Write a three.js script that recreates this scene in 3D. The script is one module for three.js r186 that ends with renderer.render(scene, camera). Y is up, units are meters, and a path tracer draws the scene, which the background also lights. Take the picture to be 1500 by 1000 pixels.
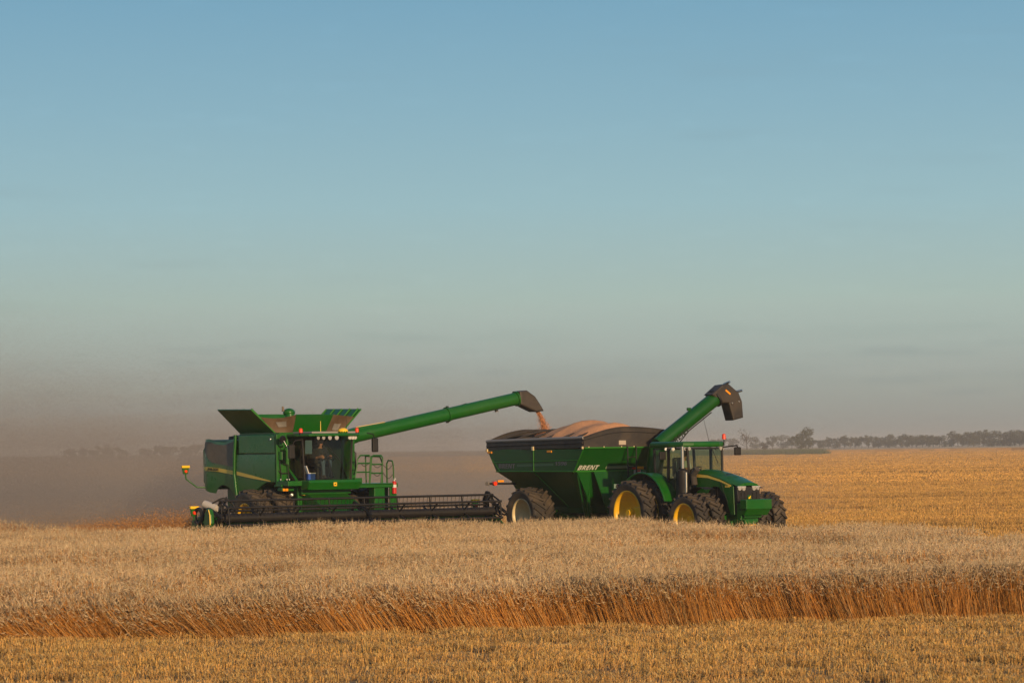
import * as THREE from 'three';
import { RoundedBoxGeometry } from 'three/addons/geometries/RoundedBoxGeometry.js';
import { MarchingCubes } from 'three/addons/objects/MarchingCubes.js';
import { mergeGeometries, toCreasedNormals } from 'three/addons/utils/BufferGeometryUtils.js';
import { FontLoader } from 'three/addons/loaders/FontLoader.js';
import { TextGeometry } from 'three/addons/geometries/TextGeometry.js';

// ------------------------------------------------------------------ camera, sky, sun, exposure
const scene = new THREE.Scene();
const camera = new THREE.PerspectiveCamera(2 * Math.atan(500 / 4167) * 180 / Math.PI, 1.5, 0.5, 9000);
camera.position.set(0, 3.1, 0);
camera.rotation.set(Math.atan(157 / 4167), 0, -Math.atan(20 / 1500), 'YXZ');
camera.filmGauge = 36; camera.focus = 89; camera.userData.fStop = 5.6;
const renderer = new THREE.WebGLRenderer({ antialias: true });
renderer.toneMapping = THREE.LinearToneMapping;
renderer.toneMappingExposure = 1.0;
renderer.shadowMap.enabled = true;
const HEAD = 56 * Math.PI / 180;                 // both machines drive this far round towards the road
const SUN_EL = 13 * Math.PI / 180, SUN_DIR = new THREE.Vector3(0.45, 0, 0.893).normalize().multiplyScalar(Math.cos(SUN_EL)).setY(Math.sin(SUN_EL));
const sun = new THREE.DirectionalLight(new THREE.Color().setRGB(1, 0.7, 0.39), 4.4);
sun.position.copy(SUN_DIR).multiplyScalar(150).add(new THREE.Vector3(0, 0, -80)); sun.target.position.set(0, 0, -80);
sun.castShadow = true; sun.shadow.mapSize.set(4096, 4096);
Object.assign(sun.shadow.camera, { left: -45, right: 45, top: 40, bottom: -40, near: 1, far: 400 });
sun.name = 'sun'; scene.add(sun, sun.target);

let seed = 7;
const rnd = () => { seed = (seed + 0x6D2B79F5) | 0; let t = Math.imul(seed ^ (seed >>> 15), 1 | seed); t = (t + Math.imul(t ^ (t >>> 7), 61 | t)) ^ t; return ((t ^ (t >>> 14)) >>> 0) / 4294967296; };
const rr = (a, b) => a + (b - a) * rnd();
const gauss = () => (rnd() + rnd() + rnd() + rnd() - 2) * 1.0;
const hash = (x, y) => { let h = Math.imul(x | 0, 374761393) + Math.imul(y | 0, 668265263); h = Math.imul(h ^ (h >>> 13), 1274126177); return ((h ^ (h >>> 16)) >>> 0) / 4294967296; };
const sm = (t) => t * t * (3 - 2 * t), clamp = THREE.MathUtils.clamp, lerp = THREE.MathUtils.lerp, sstep = THREE.MathUtils.smoothstep;
const mod = (a, n) => ((a % n) + n) % n;
function vnoise(x, y, px = 1e9, py = 1e9) {
  const ix = Math.floor(x), iy = Math.floor(y), u = sm(x - ix), v = sm(y - iy), h = (a, b) => hash(mod(a, px), mod(b, py));
  return lerp(lerp(h(ix, iy), h(ix + 1, iy), u), lerp(h(ix, iy + 1), h(ix + 1, iy + 1), u), v);
}
const fbm = (x, y, o = 4, px = 1e9, py = 1e9) => { let s = 0, a = 0.5, t = 0; for (let i = 0; i < o; i++) { s += a * vnoise(x, y, px, py); t += a; x = x * 2 + 17; y = y * 2 + 31; a /= 2; px *= 2; py *= 2; x = px < 1e8 ? mod(x, px) : x; y = py < 1e8 ? mod(y, py) : y; } return s / t; };

{ // evening sky, opposite the sun: blue above, pale and greenish lower down, grey by the horizon
  const W = 4096, H = 2048, d = new Float32Array(W * H * 4);
  const lin = (c) => { c /= 255; return c <= 0.04045 ? c / 12.92 : ((c + 0.055) / 1.055) ** 2.4; };
  const stops = [[-90, 96, 88, 80], [0, 146, 142, 136], [1.2, 158, 164, 156], [2.0, 165, 177, 169], [2.85, 169, 187, 178], [4.9, 154, 187, 194], [6.8, 139, 178, 194], [9.0, 122, 167, 191], [14, 100, 149, 183], [25, 80, 127, 168], [50, 64, 105, 150], [90, 55, 93, 140]].map((s) => [s[0], lin(s[1]), lin(s[2]), lin(s[3])]);
  const v = new THREE.Vector3(), sd = SUN_DIR;
  for (let j = 0; j < H; j++) {
    const el = ((j + 0.5) / H - 0.5) * 180, er = el * Math.PI / 180;
    let k = 0; while (k < stops.length - 2 && el > stops[k + 1][0]) k++;
    const a = stops[k], b = stops[k + 1], t = clamp((el - a[0]) / (b[0] - a[0]), 0, 1);
    for (let i = 0; i < W; i++) {
      const az = ((i + 0.5) / W - 0.5) * 2 * Math.PI;
      v.set(Math.cos(az) * Math.cos(er), Math.sin(er), Math.sin(az) * Math.cos(er));
      const c = v.dot(sd), g = Math.exp(-(1 - c) * 9) * 0.4 + Math.exp(-(1 - c) * 2.2) * 0.07, gl = el > 0 ? g : 0;
      // thin flat cloud bars low down and a few wisps
      let cl = 0;
      if (el > 0.2 && el < 12) {
        const n1 = fbm(az * 34 + 5, el * 9.0, 4), n2 = fbm(az * 16 + 40, el * 3.2 + 9, 4), n3 = fbm(az * 60 + 3, el * 11 + 70, 3);
        cl = sstep(n1, 0.56, 0.8) * sstep(el, 0.3, 0.8) * (1 - sstep(el, 1.9, 2.8)) * 0.2 + sstep(n2, 0.62, 0.86) * (1 - sstep(el, 5, 11)) * 0.09 - sstep(n3, 0.6, 0.9) * 0.03;
      }
      const q = (j * W + i) * 4, cc = [0.19, 0.235, 0.26];
      for (let m = 0; m < 3; m++) { const base = lerp(a[1 + m], b[1 + m], t); d[q + m] = lerp(base, cc[m], Math.max(0, cl)) * (cl < 0 ? 1 - cl : 1) + gl * [1.0, 0.62, 0.3][m]; }
      d[q + 3] = 1;
    }
  }
  const t = new THREE.DataTexture(d, W, H, THREE.RGBAFormat, THREE.FloatType);
  t.mapping = THREE.EquirectangularReflectionMapping; t.magFilter = t.minFilter = THREE.LinearFilter; t.needsUpdate = true;
  scene.background = t; scene.environment = t;
}

// ------------------------------------------------------------------ helpers
const V = (x, y, z) => new THREE.Vector3(x, y, z);
function dataTex(n, fn, srgb = false, m = n) {
  const d = new Uint8Array(n * m * 4);
  for (let y = 0; y < m; y++) for (let x = 0; x < n; x++) { const c = fn(x / n, y / m), q = (y * n + x) * 4; for (let k = 0; k < 3; k++) d[q + k] = clamp(Math.round(255 * (c.length ? c[k] : c)), 0, 255); d[q + 3] = 255; }
  const t = new THREE.DataTexture(d, n, m); t.wrapS = t.wrapT = THREE.RepeatWrapping; t.magFilter = THREE.LinearFilter; t.minFilter = THREE.LinearMipmapLinearFilter; t.generateMipmaps = true;
  if (srgb) t.colorSpace = THREE.SRGBColorSpace; t.needsUpdate = true; return t;
}
const toS = (c) => (c <= 0.0031308 ? c * 12.92 : 1.055 * c ** (1 / 2.4) - 0.055);
// field dust settled in patches over a paint colour (tile of 2 m)
function dustyTex(col, dust, amount, k = 0) {
  return dataTex(256, (u, v) => {
    const a = fbm(u * 4 + k, v * 4, 5, 4, 4), b = fbm(u * 24, v * 24 + k, 3, 24, 24);
    const m = clamp(amount * (sstep(a, 0.32, 0.75) * 0.8 + 0.35 * b), 0, 1);
    return [0, 1, 2].map((i) => toS(lerp(col[i], dust[i], m) * (0.9 + 0.2 * b)));
  }, true);
}
const DUST = [0.2, 0.145, 0.09];
const rough = dataTex(256, (u, v) => 0.55 + 0.45 * fbm(u * 6, v * 6, 5, 6, 6));
function M(name, col, o = {}) {
  const m = new THREE.MeshPhysicalMaterial({ roughness: o.r ?? 0.55, metalness: o.m ?? 0, side: THREE.DoubleSide, specularIntensity: o.s ?? 0.7 });
  m.name = name;
  if (o.dust) { m.map = dustyTex(col, DUST, o.dust, name.length); m.map.repeat.set(0.5, 0.5); m.roughnessMap = rough.clone(); m.roughnessMap.repeat.set(0.6, 0.6); m.roughnessMap.needsUpdate = true; } else m.color.setRGB(...col);
  if (o.coat) { m.clearcoat = o.coat; m.clearcoatRoughness = 0.3; }
  return m;
}
const GREEN = [0.0035, 0.092, 0.003];
const mt = {
  green: M('green_paint', GREEN, { r: 0.45, dust: 0.06, coat: 0.08 }), greenDusty: M('dusty_green_paint', [0.005, 0.135, 0.012], { r: 0.4, dust: 0.13, coat: 0.3 }),
  cart: M('cart_green_paint', [0.002, 0.066, 0.002], { r: 0.45, dust: 0.025, coat: 0.08 }), cartTrim: M('bright_green_trim', [0.02, 0.15, 0.006], { r: 0.5 }),
  yellow: M('yellow_paint', [0.8, 0.44, 0.012], { r: 0.45, dust: 0.1 }), stripe: M('yellow_stripe', [0.85, 0.56, 0.09], { r: 0.5 }),
  black: M('black_paint', [0.008, 0.007, 0.007], { r: 0.85, dust: 0.03 }), tarp: M('black_tarp', [0.025, 0.021, 0.02], { r: 0.7, dust: 0.16 }),
  rail: M('grey_rail', [0.27, 0.24, 0.215], { r: 0.5 }), screen: M('dusty_screen', [0.13, 0.1, 0.062], { r: 0.85, dust: 0.5 }), canvas: M('brown_canvas', [0.1, 0.058, 0.03], { r: 0.95, dust: 0.4 }),
  rubber: M('tyre_rubber', [0.016, 0.014, 0.013], { r: 0.9, dust: 0.34 }), cream: M('cream_rim', [0.66, 0.52, 0.28], { r: 0.55, dust: 0.2 }),
  steel: M('steel', [0.45, 0.44, 0.42], { r: 0.3, m: 0.9 }), chrome: M('exhaust_steel', [0.5, 0.47, 0.43], { r: 0.22, m: 1 }), dirtyWhite: M('dusty_white_plastic', [0.46, 0.42, 0.37], { r: 0.6, dust: 0.3 }), white: M('white_plastic', [0.6, 0.58, 0.54], { r: 0.45 }),
  red: M('red_paint', [0.5, 0.02, 0.015], { r: 0.35 }), amber: M('amber_lens', [0.85, 0.3, 0.01], { r: 0.25 }), redlens: M('red_lens', [0.75, 0.05, 0.01], { r: 0.25 }), lampYellow: M('yellow_reflector', [0.85, 0.5, 0.02], { r: 0.35 }),
  lampGlass: M('lamp_reflector', [0.8, 0.76, 0.72], { r: 0.18, m: 0.6 }), interior: M('cab_interior', [0.05, 0.042, 0.034], { r: 0.9 }), seat: M('seat_fabric', [0.05, 0.05, 0.045], { r: 0.95 }),
  blue: M('blue_plastic', [0.02, 0.07, 0.3], { r: 0.4 }), letterWhite: M('white_lettering', [0.62, 0.6, 0.52], { r: 0.5 }), letterGrey: M('grey_lettering', [0.12, 0.12, 0.13], { r: 0.5 }), letterDark: M('dark_lettering', [0.012, 0.02, 0.01], { r: 0.5 }),
  greyPatch: M('clear_vinyl', [0.2, 0.18, 0.16], { r: 0.4 }), mirror: M('mirror_glass', [0.5, 0.5, 0.5], { r: 0.05, m: 1 }), hose: M('rubber_hose', [0.015, 0.014, 0.013], { r: 0.7 }),
};
const glass = (tint) => { const m = new THREE.MeshPhysicalMaterial({ transmission: 1, thickness: 0, roughness: 0.03, ior: 1.5, specularIntensity: 0.55, side: THREE.DoubleSide }); m.color.setRGB(...tint); m.name = 'cab_glass'; return m; };
mt.glass = glass([0.62, 0.66, 0.58]); mt.glassGreen = glass([0.76, 0.84, 0.74]);

// every geometry leaves here flat or creased, with uv in metres by its main facing
function fin(g, crease = 0) {
  g = g.index ? g.toNonIndexed() : g;
  for (const k of Object.keys(g.attributes)) if (!['position', 'normal', 'color'].includes(k)) g.deleteAttribute(k);
  if (!g.attributes.normal) g.computeVertexNormals();
  const p = g.attributes.position, n = p.count, uv = new Float32Array(n * 2), a = V(), b = V(), c = V();
  for (let i = 0; i < n; i += 3) {
    a.fromBufferAttribute(p, i); b.fromBufferAttribute(p, i + 1); c.fromBufferAttribute(p, i + 2);
    const nn = b.clone().sub(a).cross(c.clone().sub(a)), ax = Math.abs(nn.x), ay = Math.abs(nn.y), az = Math.abs(nn.z);
    [a, b, c].forEach((q, k) => { const [u, v] = az >= ax && az >= ay ? [q.x, q.y] : ax >= ay ? [q.z, q.y] : [q.x, q.z]; uv[(i + k) * 2] = u; uv[(i + k) * 2 + 1] = v; });
  }
  g.setAttribute('uv', new THREE.BufferAttribute(uv, 2));
  return g;
}
function mesh(parent, name, geos, m) {
  const list = (Array.isArray(geos) ? geos : [geos]).map((g) => fin(g));
  const o = new THREE.Mesh(list.length > 1 ? mergeGeometries(list) : list[0], m);
  o.name = name; o.castShadow = o.receiveShadow = true; parent.add(o); return o;
}
const bx = (x0, x1, y0, y1, z0, z1, r = 0.02) => { const w = Math.abs(x1 - x0), h = Math.abs(y1 - y0), d = Math.abs(z1 - z0); return new RoundedBoxGeometry(w, h, d, 1, Math.min(r, w / 3, h / 3, d / 3)).translate((x0 + x1) / 2, (y0 + y1) / 2, (z0 + z1) / 2); };
function rod(a, b, r, r2 = r, n = 8) {
  const A = V(...a), B = V(...b), L = A.distanceTo(B);
  const g = new THREE.CylinderGeometry(r2, r, L, n); g.applyQuaternion(new THREE.Quaternion().setFromUnitVectors(V(0, 1, 0), B.clone().sub(A).normalize()));
  const c = A.add(B).multiplyScalar(0.5); return g.translate(c.x, c.y, c.z);
}
function pipe(pts, r, n = 6, seg = 0) {
  const gs = [], P = seg ? new THREE.CatmullRomCurve3(pts.map((p) => V(...p))).getPoints(seg).map((p) => p.toArray()) : pts;
  for (let i = 0; i < P.length - 1; i++) { gs.push(rod(P[i], P[i + 1], r, r, n)); if (i) gs.push(new THREE.IcosahedronGeometry(r * 1.02, 0).translate(...P[i])); }
  return mergeGeometries(gs.map((g) => fin(g)));
}
// a flat sheet of any outline in space, t thick, its given side outwards
function sheet(pts, t = 0.03) {
  const P = pts.map((p) => V(...p)), n = V(0, 0, 0);
  P.forEach((p, i) => { const q = P[(i + 1) % P.length]; n.x += (p.y - q.y) * (p.z + q.z); n.y += (p.z - q.z) * (p.x + q.x); n.z += (p.x - q.x) * (p.y + q.y); });
  n.normalize();
  const e = P[1].clone().sub(P[0]).normalize(), f = n.clone().cross(e), flat = P.map((p) => new THREE.Vector2(p.dot(e), p.dot(f))), tri = THREE.ShapeUtils.triangulateShape(flat, []);
  const out = [], A = P.map((p) => p.clone().addScaledVector(n, t / 2)), B = P.map((p) => p.clone().addScaledVector(n, -t / 2)), put = (...q) => q.forEach((p) => out.push(p.x, p.y, p.z));
  for (const [i, j, k] of tri) { put(A[i], A[j], A[k]); put(B[i], B[k], B[j]); }
  P.forEach((_, i) => { const j = (i + 1) % P.length; put(A[i], B[i], B[j]); put(A[i], B[j], A[j]); });
  const g = new THREE.BufferGeometry(); g.setAttribute('position', new THREE.BufferAttribute(new Float32Array(out), 3)); g.computeVertexNormals(); return g;
}
// an outline in the machine's side view (x, y), pushed from z0 to z1 with a small bevel
function prism(prof, z0, z1, bev = 0.015) {
  const s = new THREE.Shape(prof.map(([x, y]) => new THREE.Vector2(x, y))), d = z1 - z0;
  return new THREE.ExtrudeGeometry(s, { depth: Math.max(0.001, d - 2 * bev), bevelEnabled: bev > 0, bevelThickness: bev, bevelSize: bev, bevelOffset: -bev, bevelSegments: 2, curveSegments: 4 }).translate(0, 0, z0 + bev);
}
// same, outline in the front view (z, y), pushed along x
const prismX = (prof, x0, x1, bev = 0.015) => prism(prof.map(([z, y]) => [-z, y]), x0, x1, bev).rotateY(Math.PI / 2);
const ball = (x, y, z, r, sy = 1) => new THREE.SphereGeometry(r, 12, 8).scale(1, sy, 1).translate(x, y, z);
function grid(nu, nv, f) { // surface from f(u, v) -> [x, y, z]
  const pos = [], idx = []; for (let j = 0; j <= nv; j++) for (let i = 0; i <= nu; i++) pos.push(...f(i / nu, j / nv));
  for (let j = 0; j < nv; j++) for (let i = 0; i < nu; i++) { const a = j * (nu + 1) + i; idx.push(a, a + 1, a + nu + 2, a, a + nu + 2, a + nu + 1); }
  const g = new THREE.BufferGeometry(); g.setAttribute('position', new THREE.Float32BufferAttribute(pos, 3)); g.setIndex(idx); g.computeVertexNormals(); return g;
}
const font = await new FontLoader().loadAsync('fonts/droid/droid_sans_bold.typeface.json');
function words(txt, size, slant = 0, stretch = 1) { // lettering standing in the x-y plane, centred
  const g = new TextGeometry(txt, { font, size, depth: 0.006, curveSegments: 3, bevelEnabled: false }); g.scale(stretch, 1, 1); if (slant) g.applyMatrix4(new THREE.Matrix4().set(1, slant, 0, 0, 0, 1, 0, 0, 0, 0, 1, 0, 0, 0, 0, 1));
  g.computeBoundingBox(); const c = g.boundingBox.getCenter(V()); return g.translate(-c.x, -c.y, 0);
}
const taken = {};
function unique(n) { taken[n] = (taken[n] ?? -1) + 1; return taken[n] ? n + '_' + String(taken[n]).padStart(3, '0') : n; }
function tag(o, label, category, group) { Object.assign(o.userData, { label, category }); if (group) o.userData.group = group; return o; }
function thing(name, label, category, pos, turn = 0, group) { const o = new THREE.Group(); o.name = unique(name); o.position.set(...pos); o.rotation.y = turn; scene.add(o); return tag(o, label, category, group); }
const sub = (parent, name, pos = [0, 0, 0]) => { const o = new THREE.Group(); o.name = name; o.position.set(...pos); parent.add(o); return o; };
function instanced(parent, name, geo, m, mats, cols) {
  const o = new THREE.InstancedMesh(geo, m, mats.length); mats.forEach((x, i) => o.setMatrixAt(i, x)); if (cols) cols.forEach((c, i) => o.setColorAt(i, c));
  o.name = name; o.userData.kind = 'stuff'; o.castShadow = o.receiveShadow = true; parent.add(o); return o;
}
// ------------------------------------------------------------------ the ground
const soil = dataTex(512, (u, v) => { const a = fbm(u * 40, v * 40, 4, 40, 40), b = fbm(u * 6, v * 6, 4, 6, 6); const k = 0.55 + 0.75 * a; return [0.23 * k + 0.03 * b, 0.14 * k + 0.02 * b, 0.06 * k].map(toS); }, true);
{
  const xs = [-3000, -1600, -900, -500, -280, -160, -90], zs = [60, 0];
  for (let x = -60; x <= 60; x += 6) xs.push(x); xs.push(90, 160, 280, 500, 900, 1600, 3000);
  for (let z = -30; z >= -150; z -= 6) zs.push(z); zs.push(-200, -280, -400, -600, -900, -1300, -1900, -2800, -4200);
  const pos = [], uv = [], idx = [];
  zs.forEach((z) => xs.forEach((x) => { pos.push(x, 0, z); uv.push(x / 4, z / 4); }));
  for (let j = 0; j < zs.length - 1; j++) for (let i = 0; i < xs.length - 1; i++) { const a = j * xs.length + i, b = a + 1, c = a + xs.length, d = c + 1; idx.push(a, b, c, b, d, c); }
  const g = new THREE.BufferGeometry(); g.setAttribute('position', new THREE.Float32BufferAttribute(pos, 3)); g.setAttribute('uv', new THREE.Float32BufferAttribute(uv, 2)); g.setIndex(idx); g.computeVertexNormals();
  const o = new THREE.Mesh(g, new THREE.MeshStandardMaterial({ map: soil, roughness: 1 })); o.material.name = 'straw_strewn_soil'; o.receiveShadow = true;
  o.name = 'ground'; o.userData = { kind: 'structure', label: 'flat straw strewn farm soil reaching the horizon', category: 'ground' }; scene.add(o);
}

// ------------------------------------------------------------------ standing wheat (plan outline x, depth)
const FIELD = [[-14, 46.4], [-8.5, 47.0], [-2.9, 47.4], [2.9, 48.9], [9, 50.2], [17, 51.6], [15, 58], [12.2, 67.3], [10.4, 78.6], [8.3, 83.6], [5.2, 84.7], [3.2, 87.3], [0.2, 90.3], [-8.8, 84.5], [-13.0, 90.7], [-17.4, 97.2], [-26, 110], [-44, 112], [-42, 62]];
const inField = (x, d) => { let c = false; for (let i = 0, j = FIELD.length - 1; i < FIELD.length; j = i++) { const [xi, yi] = FIELD[i], [xj, yj] = FIELD[j]; if ((yi > d) !== (yj > d) && x < ((xj - xi) * (d - yi)) / (yj - yi) + xi) c = !c; } return c; };
class Tris { // loose coloured triangles
  constructor() { this.p = []; this.c = []; }
  tri(a, b, c, col) { this.p.push(...a, ...b, ...c); for (let k = 0; k < 3; k++) this.c.push(...col); }
  strip(a, b, w, col, w2 = w, dir) { // ribbon from a to b
    const d = dir ?? [rr(-1, 1), 0, rr(-1, 1)], l = Math.hypot(d[0], d[2]) || 1, x = d[0] / l, z = d[2] / l, q = (p, s, ww) => [p[0] + x * s * ww / 2, p[1], p[2] + z * s * ww / 2];
    const A = q(a, -1, w), B = q(a, 1, w), C = q(b, -1, w2), D = q(b, 1, w2); this.tri(A, B, D, col); this.tri(A, D, C, col);
  }
  spindle(a, b, r, col) { // four-sided ear of grain
    const m = a.map((v, i) => lerp(v, b[i], 0.4)), n = V(b[0] - a[0], b[1] - a[1], b[2] - a[2]).normalize(), e = V(0.3, 1, 0.2).cross(n).normalize(), f = n.clone().cross(e), k = [];
    for (let i = 0; i < 4; i++) { const t = i * Math.PI / 2, c = Math.cos(t) * r, s = Math.sin(t) * r; k.push([m[0] + e.x * c + f.x * s, m[1] + e.y * c + f.y * s, m[2] + e.z * c + f.z * s]); }
    for (let i = 0; i < 4; i++) { const j = (i + 1) % 4; this.tri(a, k[i], k[j], col); this.tri(b, k[j], k[i], col); }
  }
  build() { const g = new THREE.BufferGeometry(); g.setAttribute('position', new THREE.Float32BufferAttribute(this.p, 3)); g.setAttribute('color', new THREE.Float32BufferAttribute(this.c, 3)); g.computeVertexNormals(); return g; }
}
const leafy = (name, t = 0.25) => { const m = new THREE.MeshPhysicalMaterial({ vertexColors: true, roughness: 0.8, transmission: t, thickness: 0, side: THREE.DoubleSide, specularIntensity: 0.4 }); m.name = name; return m; };
const vary = (c, k) => { const f = 1 + rr(-k, k); return [c[0] * f, c[1] * f * (1 + rr(-0.05, 0.05)), c[2] * f]; };
const STRAW = [0.44, 0.185, 0.03], EAR = [0.5, 0.36, 0.2], LEAF = [0.42, 0.25, 0.095];
const wheatMat = new THREE.MeshStandardMaterial({ vertexColors: true, roughness: 0.85, side: THREE.DoubleSide }); wheatMat.name = 'ripe_wheat';
function wheatClump(n, R) {
  const t = new Tris();
  for (let i = 0; i < n; i++) {
    const a = rr(0, 6.283), r = R * Math.sqrt(rnd()), x = Math.cos(a) * r, z = Math.sin(a) * r, h = rnd() < 0.25 ? rr(0.5, 0.7) : rr(0.66, 0.9), l = rnd() < 0.2 ? rr(0.15, 0.42) : rr(0, 0.16), b = rr(0, 6.283), sx = Math.cos(b) * l, sz = Math.sin(b) * l, st = vary(rnd() < 0.22 ? LEAF : STRAW, 0.32);
    const bow = rr(0.15, 0.6), p1 = [x + sx * bow, h * 0.55, z + sz * bow], p2 = [x + sx, h, z + sz], w = rr(0.0045, 0.0075);
    t.strip([x, -0.05, z], p1, w, st); t.strip(p1, p2, w * 0.85, vary(st, 0.08));
    const ang = rr(0.15, 2.0), ha = b + rr(-0.9, 0.9), L = rr(0.08, 0.11), e = [p2[0] + Math.cos(ha) * Math.sin(ang) * L, p2[1] + Math.cos(ang) * L, p2[2] + Math.sin(ha) * Math.sin(ang) * L], ec = vary(EAR, 0.25);
    t.spindle(p2, e, 0.0085, ec);
    for (let k = 0; k < 3; k++) { const q = [e[0] + (e[0] - p2[0]) * rr(0.3, 0.8) + rr(-0.03, 0.03), e[1] + (e[1] - p2[1]) * rr(0.3, 0.8) + rr(-0.02, 0.03), e[2] + (e[2] - p2[2]) * rr(0.3, 0.8) + rr(-0.03, 0.03)]; const m = p2.map((v, j) => lerp(v, e[j], rr(0.3, 0.9))); t.strip(m, q, 0.0035, vary(EAR, 0.2), 0.001); }
    if (rnd() < 0.6) { const y = rr(0.25, 0.7) * h, la = rr(0, 6.283), ll = rr(0.08, 0.2); t.strip([x + sx * y / h * 0.6, y, z + sz * y / h * 0.6], [x + Math.cos(la) * ll, y - rr(-0.05, 0.12), z + Math.sin(la) * ll], 0.009, vary(LEAF, 0.25), 0.003); }
  }
  return t.build();
}
{
  const G = new THREE.Group(); G.name = 'standing_wheat'; G.userData = { kind: 'stuff', label: 'ripe uncut wheat with pale ears and orange straw', category: 'wheat' }; scene.add(G);
  const nv = 6, geo = [], mats = [], cols = []; for (let i = 0; i < nv; i++) { geo.push(wheatClump(28, 0.19)); mats.push([]); cols.push([]); }
  const q = new THREE.Quaternion(), yq = new THREE.Quaternion(), m4 = new THREE.Matrix4();
  const add = (x, d, edge) => {
    const lodge = sstep(fbm(x * 0.2 + 9, d * 0.2 + 2, 3), 0.5, 0.6);      // patches the wind has laid over
    const left = 1 - sstep(x, -7, 7.5);                                       // towards one end of the cut edge the straw leans hard
    const lean = (edge ? 0.05 + 0.62 * left * (0.6 + 0.8 * vnoise(x * 0.9, 3)) : 0.06) + lodge * (edge ? 0.2 : 0.7) + rr(0, 0.16);
    const dir = (edge ? Math.PI + rr(-0.15, 0.5) + (vnoise(x * 0.7 + 8, 5) - 0.4) * 0.9 : Math.PI + rr(-1.1, 1.1) + (lodge > 0.3 ? (vnoise(x * 0.2, d * 0.2) - 0.5) * 5 : 0));
    const ax = V(Math.sin(dir), 0, -Math.cos(dir)); q.setFromAxisAngle(ax, Math.min(lean, 1.05)); yq.setFromAxisAngle(V(0, 1, 0), rr(0, 6.283)); q.multiply(yq);
    const s = (0.97 + 0.26 * (fbm(x * 0.45, d * 0.45, 3) - 0.5) + rr(-0.09, 0.09)) * (edge ? 1 - 0.16 * left * vnoise(x * 0.6 + 3, 9) : 1 - 0.12 * lodge), k = Math.floor(rnd() * nv);
    m4.compose(V(x, 0, -d), q, V(1, s, 1)); mats[k].push(m4.clone());
    const tone = 0.74 + 0.5 * fbm(x * 0.5 + 50, d * 0.42, 3) + rr(-0.08, 0.08), red = rr(-0.04, 0.04); cols[k].push(new THREE.Color(tone, tone * (1 - red), tone * (1 - 2 * red)));
  };
  for (let i = 0; i < 30000; i++) { const x = rr(-22, 17), d = rr(46, 100); if (inField(x, d) && Math.abs(x) < d * 0.2 + 3.5 && fbm(x * 0.8 + 20, d * 0.8, 2) > 0.27) add(x, d, !inField(x, d - 0.7) && d < 55); }
  for (let i = 0; i < 2600; i++) { const k = Math.floor(rnd() * 5), t = rnd(), a = FIELD[k], b = FIELD[k + 1], x = lerp(a[0], b[0], t), d = lerp(a[1], b[1], t) + rr(0.0, 0.8) + 0.25 * Math.sin(x * 1.7) + 0.2 * vnoise(x * 3, 1); if (Math.abs(x) < 16) add(x, d, true); }
  geo.forEach((g, i) => instanced(G, 'wheat_clump', g, wheatMat, mats[i], cols[i]));
}
// ------------------------------------------------------------------ stubble: short cut straw and loose chaff
function stubbleClump(n, R, hh, w, litter) {
  const t = new Tris();
  for (let i = 0; i < n; i++) { const a = rr(0, 6.283), r = R * Math.sqrt(rnd()), x = Math.cos(a) * r, z = Math.sin(a) * r, h = hh * rr(0.55, 1.15), l = hh * 0.4; t.strip([x, -0.02, z], [x + rr(-l, l), h, z + rr(-l, l)], w, vary([0.52, 0.29, 0.078], 0.36)); }
  for (let i = 0; i < litter; i++) { const a = rr(0, 6.283), r = R * 1.2 * Math.sqrt(rnd()), x = Math.cos(a) * r, z = Math.sin(a) * r, b = rr(0, 6.283), L = rr(0.05, 0.16) * (hh / 0.15), y = rr(0.02, hh * 0.85); t.strip([x, y, z], [x + Math.cos(b) * L, y + rr(-0.04, 0.05), z + Math.sin(b) * L], w * 1.2, vary([0.56, 0.36, 0.12], 0.36), w, [-Math.sin(b), 0, Math.cos(b)]); }
  return t.build();
}
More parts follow.
